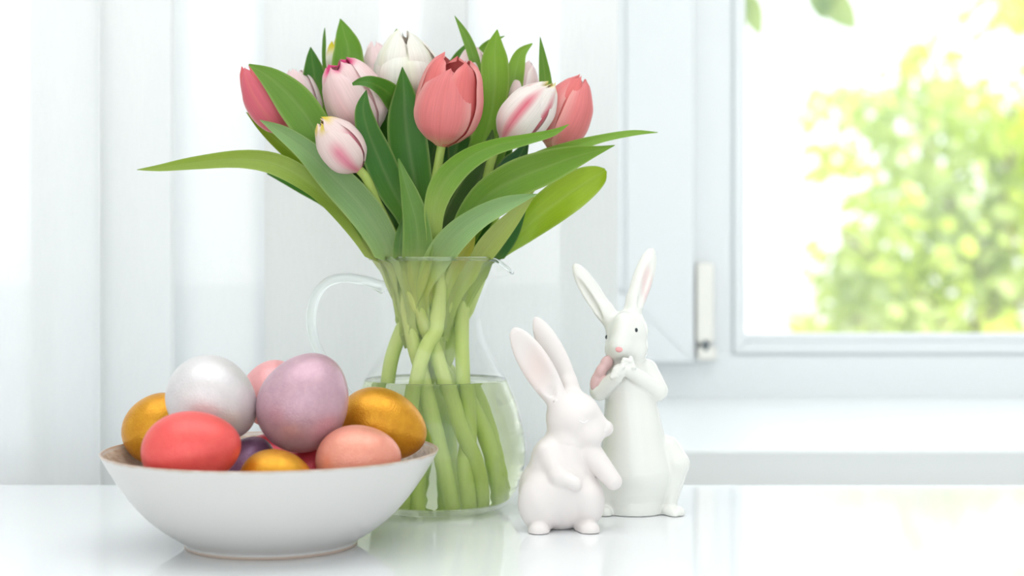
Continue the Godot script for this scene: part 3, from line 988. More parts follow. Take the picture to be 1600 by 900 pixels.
# leaves: [tulip, colour, base colour, channel, waviness, points from base to tip [x, y, cm towards camera, width px, roll degrees]]
func leaves(roots: Array) -> void:
	var green := [140, 190, 78]
	var deep := [82, 142, 62]
	var lime := [204, 212, 96]
	var pale := [208, 220, 134]
	var list := [
		# big leaf that reaches out over the handle
		[0, [176, 202, 96], pale, 0.35, 0.05, [[612, 470, 2.2, 20, 0], [608, 428, 2.4, 30, 0], [578, 375, 2.8, 34, 10], [542, 335, 3.0, 36, 25], [497, 293, 3.1, 36, 20], [445, 262, 3.2, 34, 0], [390, 253, 3.4, 28, -5], [320, 259, 3.6, 20, -10], [268, 267, 3.8, 10, -10], [235, 270, 3.9, 1, 0]]],
		[0, deep, lime, 0.2, 0.0, [[608, 430, 0.6, 22, 0], [560, 365, 0.4, 20, 0], [520, 318, 0.4, 26, 0], [470, 290, 0.6, 22, 0], [420, 272, 0.8, 2, 0]]],
		# leaf in front of the leaning coral tulip
		[1, [128, 178, 72], green, 0.35, 0.02, [[622, 440, 2.0, 28, 0], [598, 390, 2.4, 34, 0], [560, 320, 2.8, 40, 0], [522, 258, 3.2, 50, -5], [498, 205, 3.5, 58, -8], [470, 165, 3.6, 56, -8], [436, 132, 3.6, 34, 0], [402, 110, 3.5, 2, 0]]],
		# long blue-green leaf under the small bud
		[2, [158, 198, 132], [180, 208, 136], 0.45, 0.03, [[632, 470, 3.0, 26, 0], [620, 425, 3.3, 34, 0], [604, 375, 3.6, 46, 0], [574, 328, 3.9, 52, 0], [532, 283, 4.0, 48, 0], [492, 243, 4.0, 34, 0], [455, 215, 4.0, 22, 10], [420, 195, 3.9, 1, 0]]],
		# yellow-green leaf below the coral tulip
		[7, [150, 176, 50], lime, 0.3, 0.0, [[612, 430, 0.6, 20, 0], [578, 372, 0.8, 28, 0], [535, 312, 0.9, 34, 0], [488, 265, 0.9, 30, 0], [440, 225, 0.9, 22, 0], [412, 200, 0.9, 14, 0], [388, 177, 0.9, 1, 0]]],
		[7, lime, lime, 0.3, 0.0, [[612, 470, 1.2, 16, 0], [606, 420, 1.5, 22, 0], [574, 370, 1.7, 26, 0], [552, 330, 1.8, 18, 0], [530, 296, 1.7, 2, 0]]],
		# upright leaves behind the pale pink tulip
		[7, deep, green, 0.35, 0.0, [[520, 250, -1.4, 30, 0], [500, 190, -1.2, 40, 0], [490, 145, -1.0, 40, 0], [488, 112, -0.9, 34, 0], [485, 88, -0.8, 18, 0], [483, 71, -0.8, 1, 0]]],
		[8, [110, 158, 70], green, 0.1, 0.0, [[520, 200, -2.6, 16, 60], [508, 140, -2.2, 14, 60], [501, 95, -2.0, 10, 50], [501, 62, -2.0, 8, 40], [502, 37, -2.0, 1, 0]]],
		[8, [122, 176, 62], green, 0.3, 0.02, [[560, 230, -1.8, 34, 0], [550, 160, -1.6, 48, 0], [541, 105, -1.5, 52, 0], [540, 72, -1.5, 44, 0], [534, 46, -1.5, 26, 0], [528, 24, -1.5, 1, 0]]],
		# leaf that curls over beside the white tulip
		[3, [90, 148, 56], green, 0.35, 0.0, [[648, 290, 1.4, 34, 0], [640, 230, 1.6, 32, 0], [631, 182, 2.0, 34, 0], [614, 154, 2.9, 34, 10], [592, 141, 4.3, 22, 15], [575, 139, 4.6, 13, 10], [561, 143, 4.6, 4, 0]]],
		# dark leaf before the pale pink tulip
		[1, deep, green, 0.45, 0.02, [[652, 420, 2.2, 22, 0], [643, 350, 2.8, 30, 0], [618, 298, 3.4, 44, 0], [598, 250, 4.0, 46, 0], [584, 212, 4.5, 36, 0], [578, 180, 4.9, 24, 0], [583, 152, 5.0, 1, 0]]],
		# the tall dark leaf at the centre
		[3, [84, 144, 60], green, 0.45, 0.02, [[662, 400, 2.0, 26, 0], [660, 340, 2.4, 38, 0], [652, 285, 2.8, 52, 0], [643, 235, 3.0, 60, 0], [638, 190, 3.0, 54, 0], [636, 152, 2.9, 32, 0], [633, 112, 2.8, 1, 0]]],
		# folded leaf in front of it
		[4, [132, 178, 88], [206, 222, 144], 0.5, 0.0, [[640, 480, 3.0, 22, 0], [652, 435, 3.6, 38, 0], [658, 392, 4.0, 46, 0], [656, 350, 4.4, 40, 0], [648, 315, 4.6, 30, 10], [638, 282, 4.7, 16, 20], [630, 254, 4.6, 2, 0]]],
		# arching leaf under the striped bud
		[4, [140, 192, 70], [206, 224, 128], 0.45, 0.0, [[676, 430, 3.2, 16, 0], [682, 375, 4.0, 22, 0], [684, 330, 4.5, 32, 0], [698, 292, 4.9, 40, 5], [728, 260, 5.1, 36, 15], [770, 238, 5.1, 26, 20], [820, 226, 4.9, 17, 10], [860, 216, 4.7, 11, 0], [885, 203, 4.6, 1, 0]]],
		# broad dark leaf on the spout side
		[6, [130, 174, 54], green, 0.4, 0.05, [[705, 430, 1.6, 20, 0], [720, 365, 2.6, 30, 0], [755, 315, 3.2, 46, 0], [802, 285, 3.5, 56, 0], [850, 266, 3.5, 52, 0], [895, 250, 3.4, 34, 0], [930, 240, 3.3, 14, 0], [956, 232, 3.2, 1, 0]]],
		[6, [154, 198, 84], [168, 204, 104], 0.3, 0.0, [[740, 370, 1.2, 16, 0], [775, 305, 2.0, 22, 0], [830, 258, 2.4, 24, 0], [885, 236, 2.5, 20, 0], [935, 221, 2.5, 13, 0], [985, 212, 2.4, 9, 0], [1023, 211, 2.3, 1, 0]]],
		# wide translucent leaf with a rounded end
		[11, [178, 208, 54], [150, 190, 80], 0.25, 0.12, [[740, 440, 0.8, 20, 0], [775, 398, 1.0, 24, 0], [815, 362, 1.2, 42, 0], [852, 330, 1.3, 56, 0], [890, 302, 1.3, 58, 0], [918, 284, 1.2, 48, 0], [936, 273, 1.1, 30, 0], [945, 267, 1.1, 6, 0]]],
		# pale folded leaf low in front
		[5, [172, 212, 146], [180, 208, 134], 0.55, 0.0, [[664, 450, 3.2, 24, 0], [690, 402, 4.0, 42, 0], [716, 370, 4.5, 42, 0], [748, 344, 4.7, 34, 0], [784, 325, 4.7, 26, 0], [814, 314, 4.5, 14, 0], [838, 307, 4.4, 1, 0]]],
		[11, [208, 222, 128], [214, 224, 140], 0.4, 0.0, [[712, 460, 1.6, 24, 0], [740, 418, 2.2, 30, 0], [770, 378, 2.8, 34, 0], [800, 344, 3.2, 24, 0], [834, 307, 3.4, 2, 0]]],
		[11, [84, 140, 84], green, 0.3, 0.0, [[752, 430, 0.6, 20, 0], [778, 396, 1.2, 26, 0], [800, 364, 1.8, 24, 0], [822, 326, 2.2, 1, 0]]],
		# tall leaves at the back
		[10, [148, 194, 68], green, 0.35, 0.0, [[724, 330, -0.8, 34, 0], [745, 250, -0.6, 40, 0], [766, 185, -0.4, 38, 0], [773, 135, -0.2, 44, 0], [773, 95, -0.2, 42, 0], [774, 68, -0.2, 24, 0], [777, 45, -0.2, 1, 0]]],
		[11, [152, 196, 80], green, 0.35, 0.0, [[770, 260, -0.6, 26, 0], [790, 190, -0.6, 28, 0], [800, 145, -0.6, 30, 0], [806, 108, -0.6, 28, 0], [814, 82, -0.6, 18, 0], [832, 66, -0.6, 2, 0]]],
		[5, [110, 158, 54], green, 0.2, 0.0, [[852, 215, 0.0, 22, 0], [854, 165, 0.0, 22, 0], [852, 125, 0.0, 20, 0], [848, 90, 0.0, 12, 0], [844, 58, 0.0, 1, 0]]],
		[10, [126, 172, 70], green, 0.25, 0.0, [[750, 170, -0.8, 20, 0], [746, 115, -0.6, 16, 0], [738, 82, -0.5, 17, 0], [726, 52, -0.5, 13, 0], [710, 23, -0.5, 1, 0]]],
		[10, [96, 150, 64], green, 0.2, 0.0, [[698, 150, -2.4, 14, 0], [703, 105, -2.4, 16, 0], [714, 82, -2.4, 15, 0], [728, 60, -2.4, 1, 0]]],
		[10, [126, 172, 66], green, 0.2, 0.0, [[740, 130, -2.6, 14, 0], [748, 80, -2.6, 14, 0], [764, 60, -2.6, 12, 0], [788, 48, -2.6, 1, 0]]],
		[9, [110, 156, 70], green, 0.2, 0.0, [[600, 200, -2.2, 16, 0], [584, 140, -2.0, 14, 0], [582, 115, -2.0, 10, 0], [584, 95, -2.0, 1, 0]]],
		[3, [150, 182, 80], green, 0.2, 0.0, [[640, 150, -2.4, 20, 0], [622, 90, -2.4, 18, 0], [612, 60, -2.4, 14, 0], [616, 37, -2.4, 1, 0]]],
		# fillers between the stems
		[4, [96, 128, 72], [150, 170, 100], 0.4, 0.0, [[690, 420, 1.4, 34, 0], [716, 345, 1.6, 44, 0], [746, 290, 1.6, 46, 0], [762, 245, 1.4, 30, 0], [770, 205, 1.2, 2, 0]]],
		[6, [72, 120, 84], deep, 0.4, 0.0, [[740, 380, 0.4, 26, 0], [768, 310, 0.8, 36, 0], [796, 265, 1.0, 36, 0], [812, 245, 1.0, 24, 0], [826, 218, 1.0, 2, 0]]],
		[2, [70, 120, 58], green, 0.4, 0.0, [[634, 400, 2.0, 18, 0], [620, 350, 2.6, 24, 0], [594, 310, 2.9, 26, 0], [570, 284, 3.0, 14, 0], [552, 268, 3.0, 1, 0]]],
		[2, [120, 164, 92], [164, 190, 116], 0.5, 0.0, [[626, 460, 3.2, 14, 0], [629, 405, 3.9, 18, 0], [632, 372, 4.2, 16, 0], [638, 345, 4.3, 8, 0], [642, 325, 4.3, 1, 0]]],
		[8, [66, 116, 56], green, 0.3, 0.0, [[640, 400, -0.8, 40, 0], [628, 320, -0.8, 56, 0], [612, 240, -0.8, 52, 0], [604, 190, -0.8, 34, 0], [600, 150, -0.8, 2, 0]]],
		[11, [70, 122, 58], green, 0.3, 0.0, [[700, 400, -1.0, 40, 0], [740, 330, -1.0, 60, 0], [764, 270, -1.0, 60, 0], [782, 220, -1.0, 40, 0], [792, 176, -1.0, 2, 0]]],
		[3, [60, 108, 50], green, 0.3, 0.0, [[670, 400, 0.2, 40, 0], [672, 320, 0.6, 62, 0], [676, 262, 1.0, 56, 0], [682, 225, 1.0, 40, 0], [690, 190, 1.0, 2, 0]]],
		[9, [62, 110, 52], green, 0.3, 0.0, [[676, 420, -0.6, 40, 0], [690, 340, -0.4, 60, 0], [705, 270, -0.4, 60, 0], [716, 215, -0.6, 40, 0], [726, 170, -0.8, 2, 0]]],
		[0, [66, 112, 54], green, 0.3, 0.0, [[640, 420, -0.2, 36, 0], [612, 350, -0.2, 50, 0], [586, 290, -0.2, 50, 0], [566, 240, -0.2, 34, 0], [556, 200, -0.2, 2, 0]]],
		[11, [212, 206, 96], [208, 206, 96], 0.4, 0.0, [[700, 452, 2.4, 14, 0], [718, 412, 3.0, 20, 0], [734, 385, 3.4, 18, 0], [744, 362, 3.6, 2, 0]]],
	]
	for q in list.size():
		var d: Array = list[q]
		var root: Node3D = roots[d[0]]
		var n := 46
		var ctl: Array = d[5].duplicate()
		var b0: Array = ctl[0]
		if b0[1] > 360:   # the sheath narrows round its stem inside the neck
			ctl.push_front([lerpf(b0[0], 676.0, 0.25), b0[1] + 38.0, b0[2] * 0.8, b0[3] * 0.62, 0])
			ctl.push_front([lerpf(b0[0], 676.0, 0.42), b0[1] + 72.0, b0[2] * 0.6, 9.0, 0])
		var pts := spline(ctl, n)
		var mid := PackedVector3Array()
		for r in pts:
			mid.append(at(r[0], r[1], ZJ) + Vector3(0, 0, r[2] * 0.01))
		var rows := []
		var cols := []
		var tip := lin(d[1][0], d[1][1], d[1][2])
		var low := lin(d[2][0], d[2][1], d[2][2])
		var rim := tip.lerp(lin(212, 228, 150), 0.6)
		for j in n:
			var v := j / float(n - 1)
			var t := (mid[mini(j + 1, n - 1)] - mid[maxi(j - 1, 0)]).normalized()
			var eye := (Vector3(0, EYE, 0) - mid[j]).normalized()
			var side := t.cross(eye).normalized()
			var nn := side.cross(t).normalized()
			var roll := deg_to_rad(pts[j][4])
			side = side.rotated(t, roll)
			nn = nn.rotated(t, roll)
			var half: float = maxf(pts[j][3], 0.6) * 0.5 / F * ZJ
			var row := PackedVector3Array()
			var crow := PackedColorArray()
			for x in 13:
				var u := x / 6.0 - 1.0
				var out: float = d[3] * (u * u - 0.45) - 0.06 * exp(-u * u * 30.0) + (d[4] * 3.0 + 0.035) * sin(v * 17.0 + q + u) * u * u
				row.append(in_jug(mid[j] + side * (u * half) + nn * (out * half)) - root.position)
				var c := low.lerp(tip, smoothstep(0.2, 0.62, v))
				c = c.lerp(lin(224, 244, 140), smoothstep(385.0, 440.0, pts[j][1]) * 0.9)
				c = c.lerp(rim, smoothstep(0.86, 1.0, absf(u)) * 0.7)  # paler margin, natural in tulip leaves, also painted in place of edge highlights
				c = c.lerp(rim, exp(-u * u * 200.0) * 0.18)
				crow.append(c)
			rows.append(row)
			cols.append(crow)
		var s := Soup.new()
		s.grid(rows, false, cols)
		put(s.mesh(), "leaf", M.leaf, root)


# ---------------------------------------------------------------- rabbits: smooth-joined solids meshed with surface nets
var prims := []

func cap(a: Vector3, b: Vector3, ra: float, rb: float, k := 0.35) -> void:
	prims.append([0, a, b, ra, rb, k, (a + b) * 0.5, a.distance_to(b) * 0.5 + maxf(ra, rb)])

func ell(c: Vector3, r: Vector3, k := 0.35, axis := Vector3.UP, facing := Vector3(0, 0, 1), cut := false) -> void:
	# axis is the direction of the y radius, facing roughly that of the z radius
	var y := axis.normalized()
	var x := y.cross(facing).normalized()
	var inv := Basis(x, y, x.cross(y)).transposed()
	prims.append([2 if cut else 1, c, inv, r, Vector3(1.0 / r.x, 1.0 / r.y, 1.0 / r.z), k, c, maxf(r.x, maxf(r.y, r.z))])

func sdf(p: Vector3) -> float:
	var d := 1e9
	for q in prims:
		var e: float
		var near: float = p.distance_to(q[6]) - q[7] - q[5]
		if near > (-d if q[0] == 2 else d):
			continue   # too far off to change the joined surface
		if q[0] == 0:
			var ba: Vector3 = q[2] - q[1]
			var h := clampf((p - q[1]).dot(ba) / ba.length_squared(), 0.0, 1.0)
			e = (p - q[1] - ba * h).length() - lerpf(q[3], q[4], h)
		else:
			var l: Vector3 = q[2] * (p - q[1])
			var a: Vector3 = l * q[4]
			var k0 := a.length()
			var k1: float = (a * q[4]).length()
			e = k0 * (k0 - 1.0) / maxf(k1, 0.0001)
			if k0 < 1.0:
				e = maxf(e, (k0 - 1.0) * minf(q[3].x, minf(q[3].y, q[3].z))) if k0 > 0.02 else -minf(q[3].x, minf(q[3].y, q[3].z))
		var k: float = q[5]
		if q[0] == 2:
			e = -e
			var h2 := clampf(0.5 - 0.5 * (d - e) / k, 0.0, 1.0)
			d = lerpf(d, e, h2) + k * h2 * (1.0 - h2)
		else:
			var h3 := clampf(0.5 + 0.5 * (d - e) / k, 0.0, 1.0)
			d = lerpf(d, e, h3) - k * h3 * (1.0 - h3)
	return maxf(d, -p.y + 0.02)

func nets(lo: Vector3, hi: Vector3, cell: float, paint: Callable) -> Soup:
	var B := 4
	var nb := Vector3i(((hi - lo) / (cell * B)).ceil())
	var dim := nb * B + Vector3i.ONE
	var val := PackedFloat32Array()
	val.resize(dim.x * dim.y * dim.z)
	val.fill(1e6)
	var reach := cell * B * 0.87 * 1.7 + cell
	var blocks := []
	for bz in nb.z:
		for by in nb.y:
			for bx in nb.x:
				var c := lo + (Vector3(bx, by, bz) + Vector3.ONE * 0.5) * (cell * B)
				if absf(sdf(c)) < reach:
					blocks.append(Vector3i(bx, by, bz))
	var sy := dim.x
	var sz := dim.x * dim.y
	for b in blocks:
		for z in B + 1:
			for y in B + 1:
				for x in B + 1:
					var g: Vector3i = b * B + Vector3i(x, y, z)
					var id := g.x + g.y * sy + g.z * sz
					if val[id] > 9e5:
						val[id] = sdf(lo + Vector3(g) * cell)
	var s := Soup.new()
	var made := {}
	var corner := [0, 1, sy, sy + 1, sz, sz + 1, sz + sy, sz + sy + 1]
	var offs := [Vector3(0, 0, 0), Vector3(1, 0, 0), Vector3(0, 1, 0), Vector3(1, 1, 0), Vector3(0, 0, 1), Vector3(1, 0, 1), Vector3(0, 1, 1), Vector3(1, 1, 1)]
	var edges := [[0, 1], [2, 3], [4, 5], [6, 7], [0, 2], [1, 3], [4, 6], [5, 7], [0, 4], [1, 5], [2, 6], [3, 7]]
	for b in blocks:
		for z in B:
			for y in B:
				for x in B:
					var g: Vector3i = b * B + Vector3i(x, y, z)
					var id := g.x + g.y * sy + g.z * sz
					var mask := 0
					for k in 8:
						if val[id + corner[k]] < 0.0:
							mask |= 1 << k
					if mask == 0 or mask == 255:
						continue
					var sum := Vector3.ZERO
					var cnt := 0
					for e in edges:
						var va := val[id + corner[e[0]]]
						var vb := val[id + corner[e[1]]]
						if (va < 0.0) != (vb < 0.0):
							sum += offs[e[0]].lerp(offs[e[1]], va / (va - vb))
							cnt += 1
					var p := lo + (Vector3(g) + sum / cnt) * cell
					var h := 0.02
					var base := sdf(p)
					var nn := Vector3(sdf(p + Vector3(h, 0, 0)) - base, sdf(p + Vector3(0, h, 0)) - base, sdf(p + Vector3(0, 0, h)) - base).normalized()
					p -= nn * base * 0.8
					made[id] = s.v.size()
					s.v.append(p)
					s.n.append(nn)
					s.t.append(Vector2.ZERO)
					s.c.append(paint.call(p, nn))
	for id in made:
		for ax in 3:
			var step: int = [1, sy, sz][ax]
			var u: int = [sy, sz, 1][ax]
			var w: int = [sz, 1, sy][ax]
			if (val[id] < 0.0) != (val[id + step] < 0.0):
				if made.has(id - u) and made.has(id - w) and made.has(id - u - w):
					s.tri(made[id], made[id - u], made[id - u - w])
					s.tri(made[id], made[id - u - w], made[id - w])
	return s

func front_of(x: float, y: float) -> float:   # depth of the surface seen from the front
	var z := 6.0
	var best := 6.0
	var low := 1e9
	while z > -1.0:
		var d := sdf(Vector3(x, y, z))
		if d < low:
			low = d
			best = z
		if d < 0.004:
			return z
		z -= clampf(d * 0.7, 0.002, 0.3)
	return best

func rabbits() -> void:
	# ---- small one, in profile
	var z := 1.018
	var s := F / z * 0.01
	var P := func(px: float, py: float, zz: float) -> Vector3: return Vector3((px - 880.0) / s, (824.8 - py) / s, zz)
	var root := thing("rabbit_figurine", "small matt white ceramic rabbit sitting in profile, its ears laid back", "figurine", Vector3(at(880, 0, z).x, TOP, -z), "ceramic rabbits beside the jug")
	prims = []
	ell(P.call(873, 768, 0), Vector3(2.55, 2.45, 2.2), 0.4)
	cap(P.call(874, 755, 0), P.call(888, 690, 0.1), 2.25, 1.5, 0.5)
	cap(P.call(860, 712, 0.5), P.call(862, 720, 0.6), 1.2, 1.2, 0.5)
	ell(P.call(895, 652, 0.2), Vector3(1.72, 1.72, 1.5), 0.35)
	cap(P.call(910, 656, 0.3), P.call(945, 668, 0.5), 1.28, 0.52, 0.5)
	ell(P.call(922, 678, 1.0), Vector3(0.8, 0.75, 0.7), 0.5)
	ell(P.call(916, 640, 1.0), Vector3(0.5, 0.35, 0.5), 0.4)
	var e1: Vector3 = P.call(803, 513, 0.9) - P.call(874, 628, 0.7)
	ell(P.call(839, 572, 0.8), Vector3(1.02, e1.length() * 0.53, 0.36), 0.3, e1, Vector3(-0.3, 0, 1))
	cap(P.call(860, 608, 0.75), P.call(882, 638, 0.5), 0.5, 0.75, 0.5)
	ell(P.call(836, 570, 1.22), Vector3(0.62, e1.length() * 0.40, 0.26), 0.3, e1, Vector3(-0.3, 0, 1), true)
	var e2: Vector3 = P.call(838, 502, -0.7) - P.call(897, 618, -0.5)
	ell(P.call(867, 557, -0.6), Vector3(0.80, e2.length() * 0.53, 0.34), 0.3, e2, Vector3(-0.3, 0, 1))
	cap(P.call(888, 600, -0.5), P.call(898, 626, -0.4), 0.5, 0.6, 0.4)
	ell(P.call(846, 778, 1.15), Vector3(1.5, 1.85, 1.25), 0.3, Vector3(0.15, 1, 0))
	ell(P.call(917, 778, 0.7), Vector3(1.1, 1.6, 1.4), 0.35, Vector3(-0.1, 1, 0))
	cap(P.call(922, 706, 0.8), P.call(956, 747, 1.5), 0.78, 0.55, 0.25)
	cap(P.call(856, 702, 1.1), P.call(872, 738, 1.9), 0.75, 0.62, 0.25)
	cap(P.call(872, 738, 1.9), P.call(896, 748, 2.25), 0.6, 0.45, 0.2)
	cap(P.call(842, 820, 1.2), P.call(841, 822, 2.0), 0.72, 0.66, 0.2)
	cap(P.call(914, 820, 1.0), P.call(919, 822, 1.8), 0.7, 0.66, 0.2)
	var ear1: Vector3 = P.call(838, 575, 1.0)
	var ear2: Vector3 = P.call(865, 560, -0.4)
	var paint := func(p: Vector3, n: Vector3) -> Color:
		var c := lin(240, 233, 230)
		var q := (p - ear1) / Vector3(1.3, 2.2, 1.2)
		var blush := smoothstep(1.1, 0.1, q.length()) * smoothstep(0.1, 0.7, n.z)
		return c.lerp(lin(242, 222, 216), blush * 0.7)
	var net := nets(Vector3(-4.0, 0.0, -3.0), Vector3(4.2, 13.6, 4.0), 0.1, paint)
	var body := put(net.mesh(), "body", M.rabbit_bisque, root)
	body.scale = Vector3.ONE * 0.01
	# the closed eye, a fine curved crease
	var crease := PackedVector3Array()
	for k in 9:
		var f := k / 8.0
		var px := lerpf(903.0, 917.0, f)
		var q: Vector3 = P.call(px, 652.0 + 4.0 * sin(f * PI), 0)
		crease.append(Vector3(q.x, q.y, front_of(q.x, q.y) + 0.005) * 0.01)
	var lash := put(tube(crease, [0.0001, 0.0002, 0.0003, 0.0003, 0.0003, 0.0003, 0.0003, 0.0002, 0.0001], 8).mesh(), "eye", M.rabbit_bisque, root)
	lash.set_meta("label", "closed eye modelled in the white clay")

	# ---- tall one, glossy, facing the camera with its hands to its mouth
	z = 1.081
	s = F / z * 0.01
	P = func(px: float, py: float, zz: float) -> Vector3: return Vector3((px - 1000.0) / s, (800.1 - py) / s, zz)
	root = thing("rabbit_figurine", "tall glossy white ceramic rabbit standing upright, hands at its mouth", "figurine", Vector3(at(1000, 0, z).x, TOP, -z), "ceramic rabbits beside the jug")
	prims = []
	ell(P.call(993, 742, 0), Vector3(2.55, 2.7, 2.2), 0.4)
	cap(P.call(993, 735, 0), P.call(984, 606, 0.1), 2.45, 1.62, 0.5)
	cap(P.call(989, 780, 0), P.call(990, 790, 0.1), 2.2, 2.1, 0.5)
	cap(P.call(984, 606, 0.1), P.call(978, 550, 0.2), 1.5, 1.1, 0.5)
	ell(P.call(979, 521, 0.3), Vector3(1.42, 1.62, 1.5), 0.35, Vector3(0.05, 1, 0))
	ell(P.call(991, 545, 0.7), Vector3(0.85, 0.85, 0.9), 0.4)
	ell(P.call(960, 545, 0.7), Vector3(0.7, 0.8, 0.9), 0.4)
	ell(P.call(967, 541, 1.35), Vector3(0.72, 0.72, 0.75), 0.4)
	cap(P.call(973, 502, 1.3), P.call(967, 535, 1.6), 0.55, 0.55, 0.5)
	var a1: Vector3 = P.call(897, 412, -0.1) - P.call(953, 502, 0.2)
	ell(P.call(926, 459, 0.0), Vector3(0.66, a1.length() * 0.53, 0.46), 0.25, a1, Vector3(0.3, 0, 1))
	cap(P.call(944, 484, 0.1), P.call(958, 505, 0.2), 0.62, 0.6, 0.3)
	ell(P.call(920, 466, 0.42), Vector3(0.28, a1.length() * 0.36, 0.22), 0.15, a1, Vector3(-0.5, 0, 1), true)
	var a2: Vector3 = P.call(1018, 392, -0.1) - P.call(986, 492, 0.2)
	ell(P.call(1003, 440, 0.0), Vector3(0.74, a2.length() * 0.53, 0.48), 0.25, a2, Vector3(0.3, 0, 1))
	cap(P.call(992, 468, 0.1), P.call(987, 495, 0.2), 0.6, 0.6, 0.3)
	ell(P.call(1009, 442, 0.50), Vector3(0.34, a2.length() * 0.38, 0.26), 0.15, a2, Vector3(0.5, 0, 1), true)
	# shoulders, upper arms, forearms, hands with fingers
	cap(P.call(1010, 578, 0.1), P.call(1025, 608, 0.6), 0.75, 0.72, 0.25)
	cap(P.call(1026, 610, 0.7), P.call(985, 580, 1.85), 0.66, 0.48, 0.15)
	cap(P.call(950, 580, 0.2), P.call(936, 608, 0.8), 0.72, 0.66, 0.25)
	cap(P.call(935, 610, 0.9), P.call(960, 586, 1.9), 0.6, 0.46, 0.15)
	ell(P.call(978, 574, 2.05), Vector3(0.5, 0.55, 0.42), 0.15, Vector3(-0.6, 0.8, 0))
	ell(P.call(964, 577, 2.1), Vector3(0.48, 0.55, 0.42), 0.12, Vector3(0.5, 0.8, 0))
	for q in 4:
		cap(P.call(969 - q * 3.2, 569 + q * 4.5, 2.42 - q * 0.02), P.call(957 - q * 1.6, 573 + q * 4.0, 2.32), 0.17, 0.14, 0.06)
		cap(P.call(981 - q * 2.0, 561 + q * 4.8, 2.3 - q * 0.05), P.call(971 - q * 1.5, 558 + q * 4.0, 2.25), 0.17, 0.13, 0.06)
	cap(P.call(985, 570, 2.3), P.call(982, 556, 2.1), 0.2, 0.15, 0.08)
	# hind legs and feet
	cap(P.call(1043, 700, 0.2), P.call(1056, 722, 0.6), 0.85, 0.82, 0.25)
	cap(P.call(1057, 724, 0.6), P.call(1046, 782, 0.9), 0.78, 0.45, 0.25)
	cap(P.call(1030, 794, 0.6), P.call(1056, 796, 1.5), 0.5, 0.46, 0.15)
	cap(P.call(1040, 793, 1.3), P.call(1050, 798, 1.95), 0.34, 0.28, 0.12)
	cap(P.call(944, 740, 0.6), P.call(946, 785, 0.9), 0.7, 0.5, 0.4)
	cap(P.call(946, 794, 0.9), P.call(944, 796, 1.6), 0.5, 0.45, 0.2)
	var inner: Vector3 = P.call(1010, 445, 0.25)
	paint = func(p: Vector3, n: Vector3) -> Color:
		var c := lin(241, 241, 235)
		var q := (p - inner) / Vector3(0.55, 1.7, 0.6)
		return c.lerp(lin(240, 214, 212), smoothstep(1.1, 0.4, q.length()) * 0.8 * smoothstep(-0.1, 0.3, n.x))
	net = nets(Vector3(-5.0, 0.0, -3.0), Vector3(3.9, 18.2, 3.6), 0.1, paint)
	body = put(net.mesh(), "body", M.rabbit_glaze, root)
	body.scale = Vector3.ONE * 0.01
	var ball := SphereMesh.new()
	ball.radius = 0.0013
	ball.height = 0.0026
	ball.radial_segments = 24
	ball.rings = 12
	for q in [[991, 514], [947, 526]]:
		var p: Vector3 = P.call(q[0], q[1], 0)
		var o := put(ball, "eye", M.eye_glaze, root)
		o.position = Vector3(p.x, p.y, front_of(p.x, p.y)) * 0.01
		o.scale = Vector3(0.85, 1.1, 0.5)
		o.set_meta("label", "black painted eye")
	var p2: Vector3 = P.call(964, 543, 0)
	var nose := put(ball, "nose", M.nose_glaze, root)
	nose.position = Vector3(p2.x, p2.y, front_of(p2.x, p2.y) - 0.03) * 0.01
	nose.scale = Vector3(1.9, 1.5, 1.0)
	nose.set_meta("label", "pink painted nose")
	# pink bow held at its cheek
	prims = []
	ell(P.call(946, 566, 1.2), Vector3(0.42, 0.55, 0.35), 0.08, Vector3(0.4, 1, 0))
	ell(P.call(938, 577, 1.25), Vector3(0.38, 0.62, 0.35), 0.08, Vector3(0.6, 1, 0))
	ell(P.call(930, 592, 1.2), Vector3(0.36, 0.72, 0.3), 0.08, Vector3(0.35, 1, 0))
	ell(P.call(938, 596, 1.3), Vector3(0.3, 0.62, 0.3), 0.08, Vector3(0.45, 1, 0))
	paint = func(_p: Vector3, _n: Vector3) -> Color: return Color.WHITE
	net = nets(Vector3(-4.4, 7.0, 0.2), Vector3(-1.2, 11.6, 2.2), 0.05, paint)
	var bow := put(net.mesh(), "bow", M.pink_glaze, root)
	bow.scale = Vector3.ONE * 0.01
	bow.set_meta("label", "pink glazed bow")


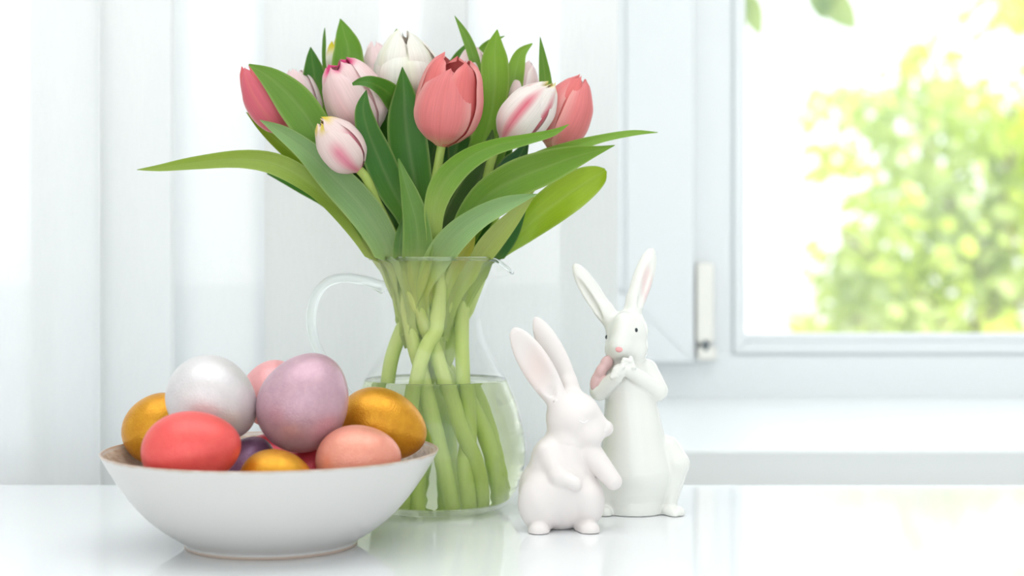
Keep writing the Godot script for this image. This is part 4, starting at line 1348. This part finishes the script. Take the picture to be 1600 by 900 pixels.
func _ready() -> void:
	rng.seed = 12
	# camera: level, the lens shifted so that uprights stay upright
	var cam := Camera3D.new()
	cam.name = "camera"
	cam.near = 0.05
	cam.far = 200.0
	cam.set_frustum(900.0 / F * 0.05, Vector2(0, -50.0 / F * 0.05), 0.05, 200.0)
	cam.position = Vector3(0, EYE, 0)
	var lens := CameraAttributesPhysical.new()
	lens.frustum_focal_length = 66.667
	lens.frustum_focus_distance = 1.02
	lens.frustum_near = 0.05
	lens.frustum_far = 200.0
	lens.exposure_aperture = 6.2
	add_child(cam)
	cam.attributes = lens
	cam.projection = Camera3D.PROJECTION_FRUSTUM
	cam.keep_aspect = Camera3D.KEEP_HEIGHT
	cam.size = 900.0 / F * 0.05
	cam.frustum_offset = Vector2(0, -50.0 / F * 0.05)
	cam.near = 0.05
	# bright overcast sky
	var env := Environment.new()
	var sky := Sky.new()
	var sm := ProceduralSkyMaterial.new()
	sm.sky_top_color = Color(0.93, 0.965, 1.0)
	sm.sky_horizon_color = Color(0.97, 0.985, 1.0)
	sm.ground_horizon_color = Color(0.96, 0.97, 0.98)
	sm.ground_bottom_color = Color(0.8, 0.82, 0.78)
	sm.sky_energy_multiplier = 1.0
	sky.sky_material = sm
	env.background_mode = Environment.BG_SKY
	env.sky = sky
	env.background_energy_multiplier = 1.0
	env.tonemap_mode = Environment.TONE_MAPPER_LINEAR
	env.tonemap_exposure = 2.0
	env.sdfgi_enabled = true
	env.ssao_enabled = true
	env.ssil_enabled = true
	var we := WorldEnvironment.new()
	we.name = "environment"
	we.environment = env
	add_child(we)
	# hazy sun from the side, which reaches the garden but not the room
	var sun := DirectionalLight3D.new()
	sun.name = "sun"
	sun.light_color = Color(1.0, 0.96, 0.86)
	sun.light_energy = 1.0
	sun.light_angular_distance = 3.0
	sun.shadow_enabled = true
	sun.rotation = Vector3(deg_to_rad(-42.0), deg_to_rad(78.0), 0)
	add_child(sun)
	materials()
	setting()
	table()
	curtain()
	outside()
	bowl()
	eggs()
	var j := jug()
	var roots := build_tulips()
	leaves(roots)
	water(j)
	rabbits()
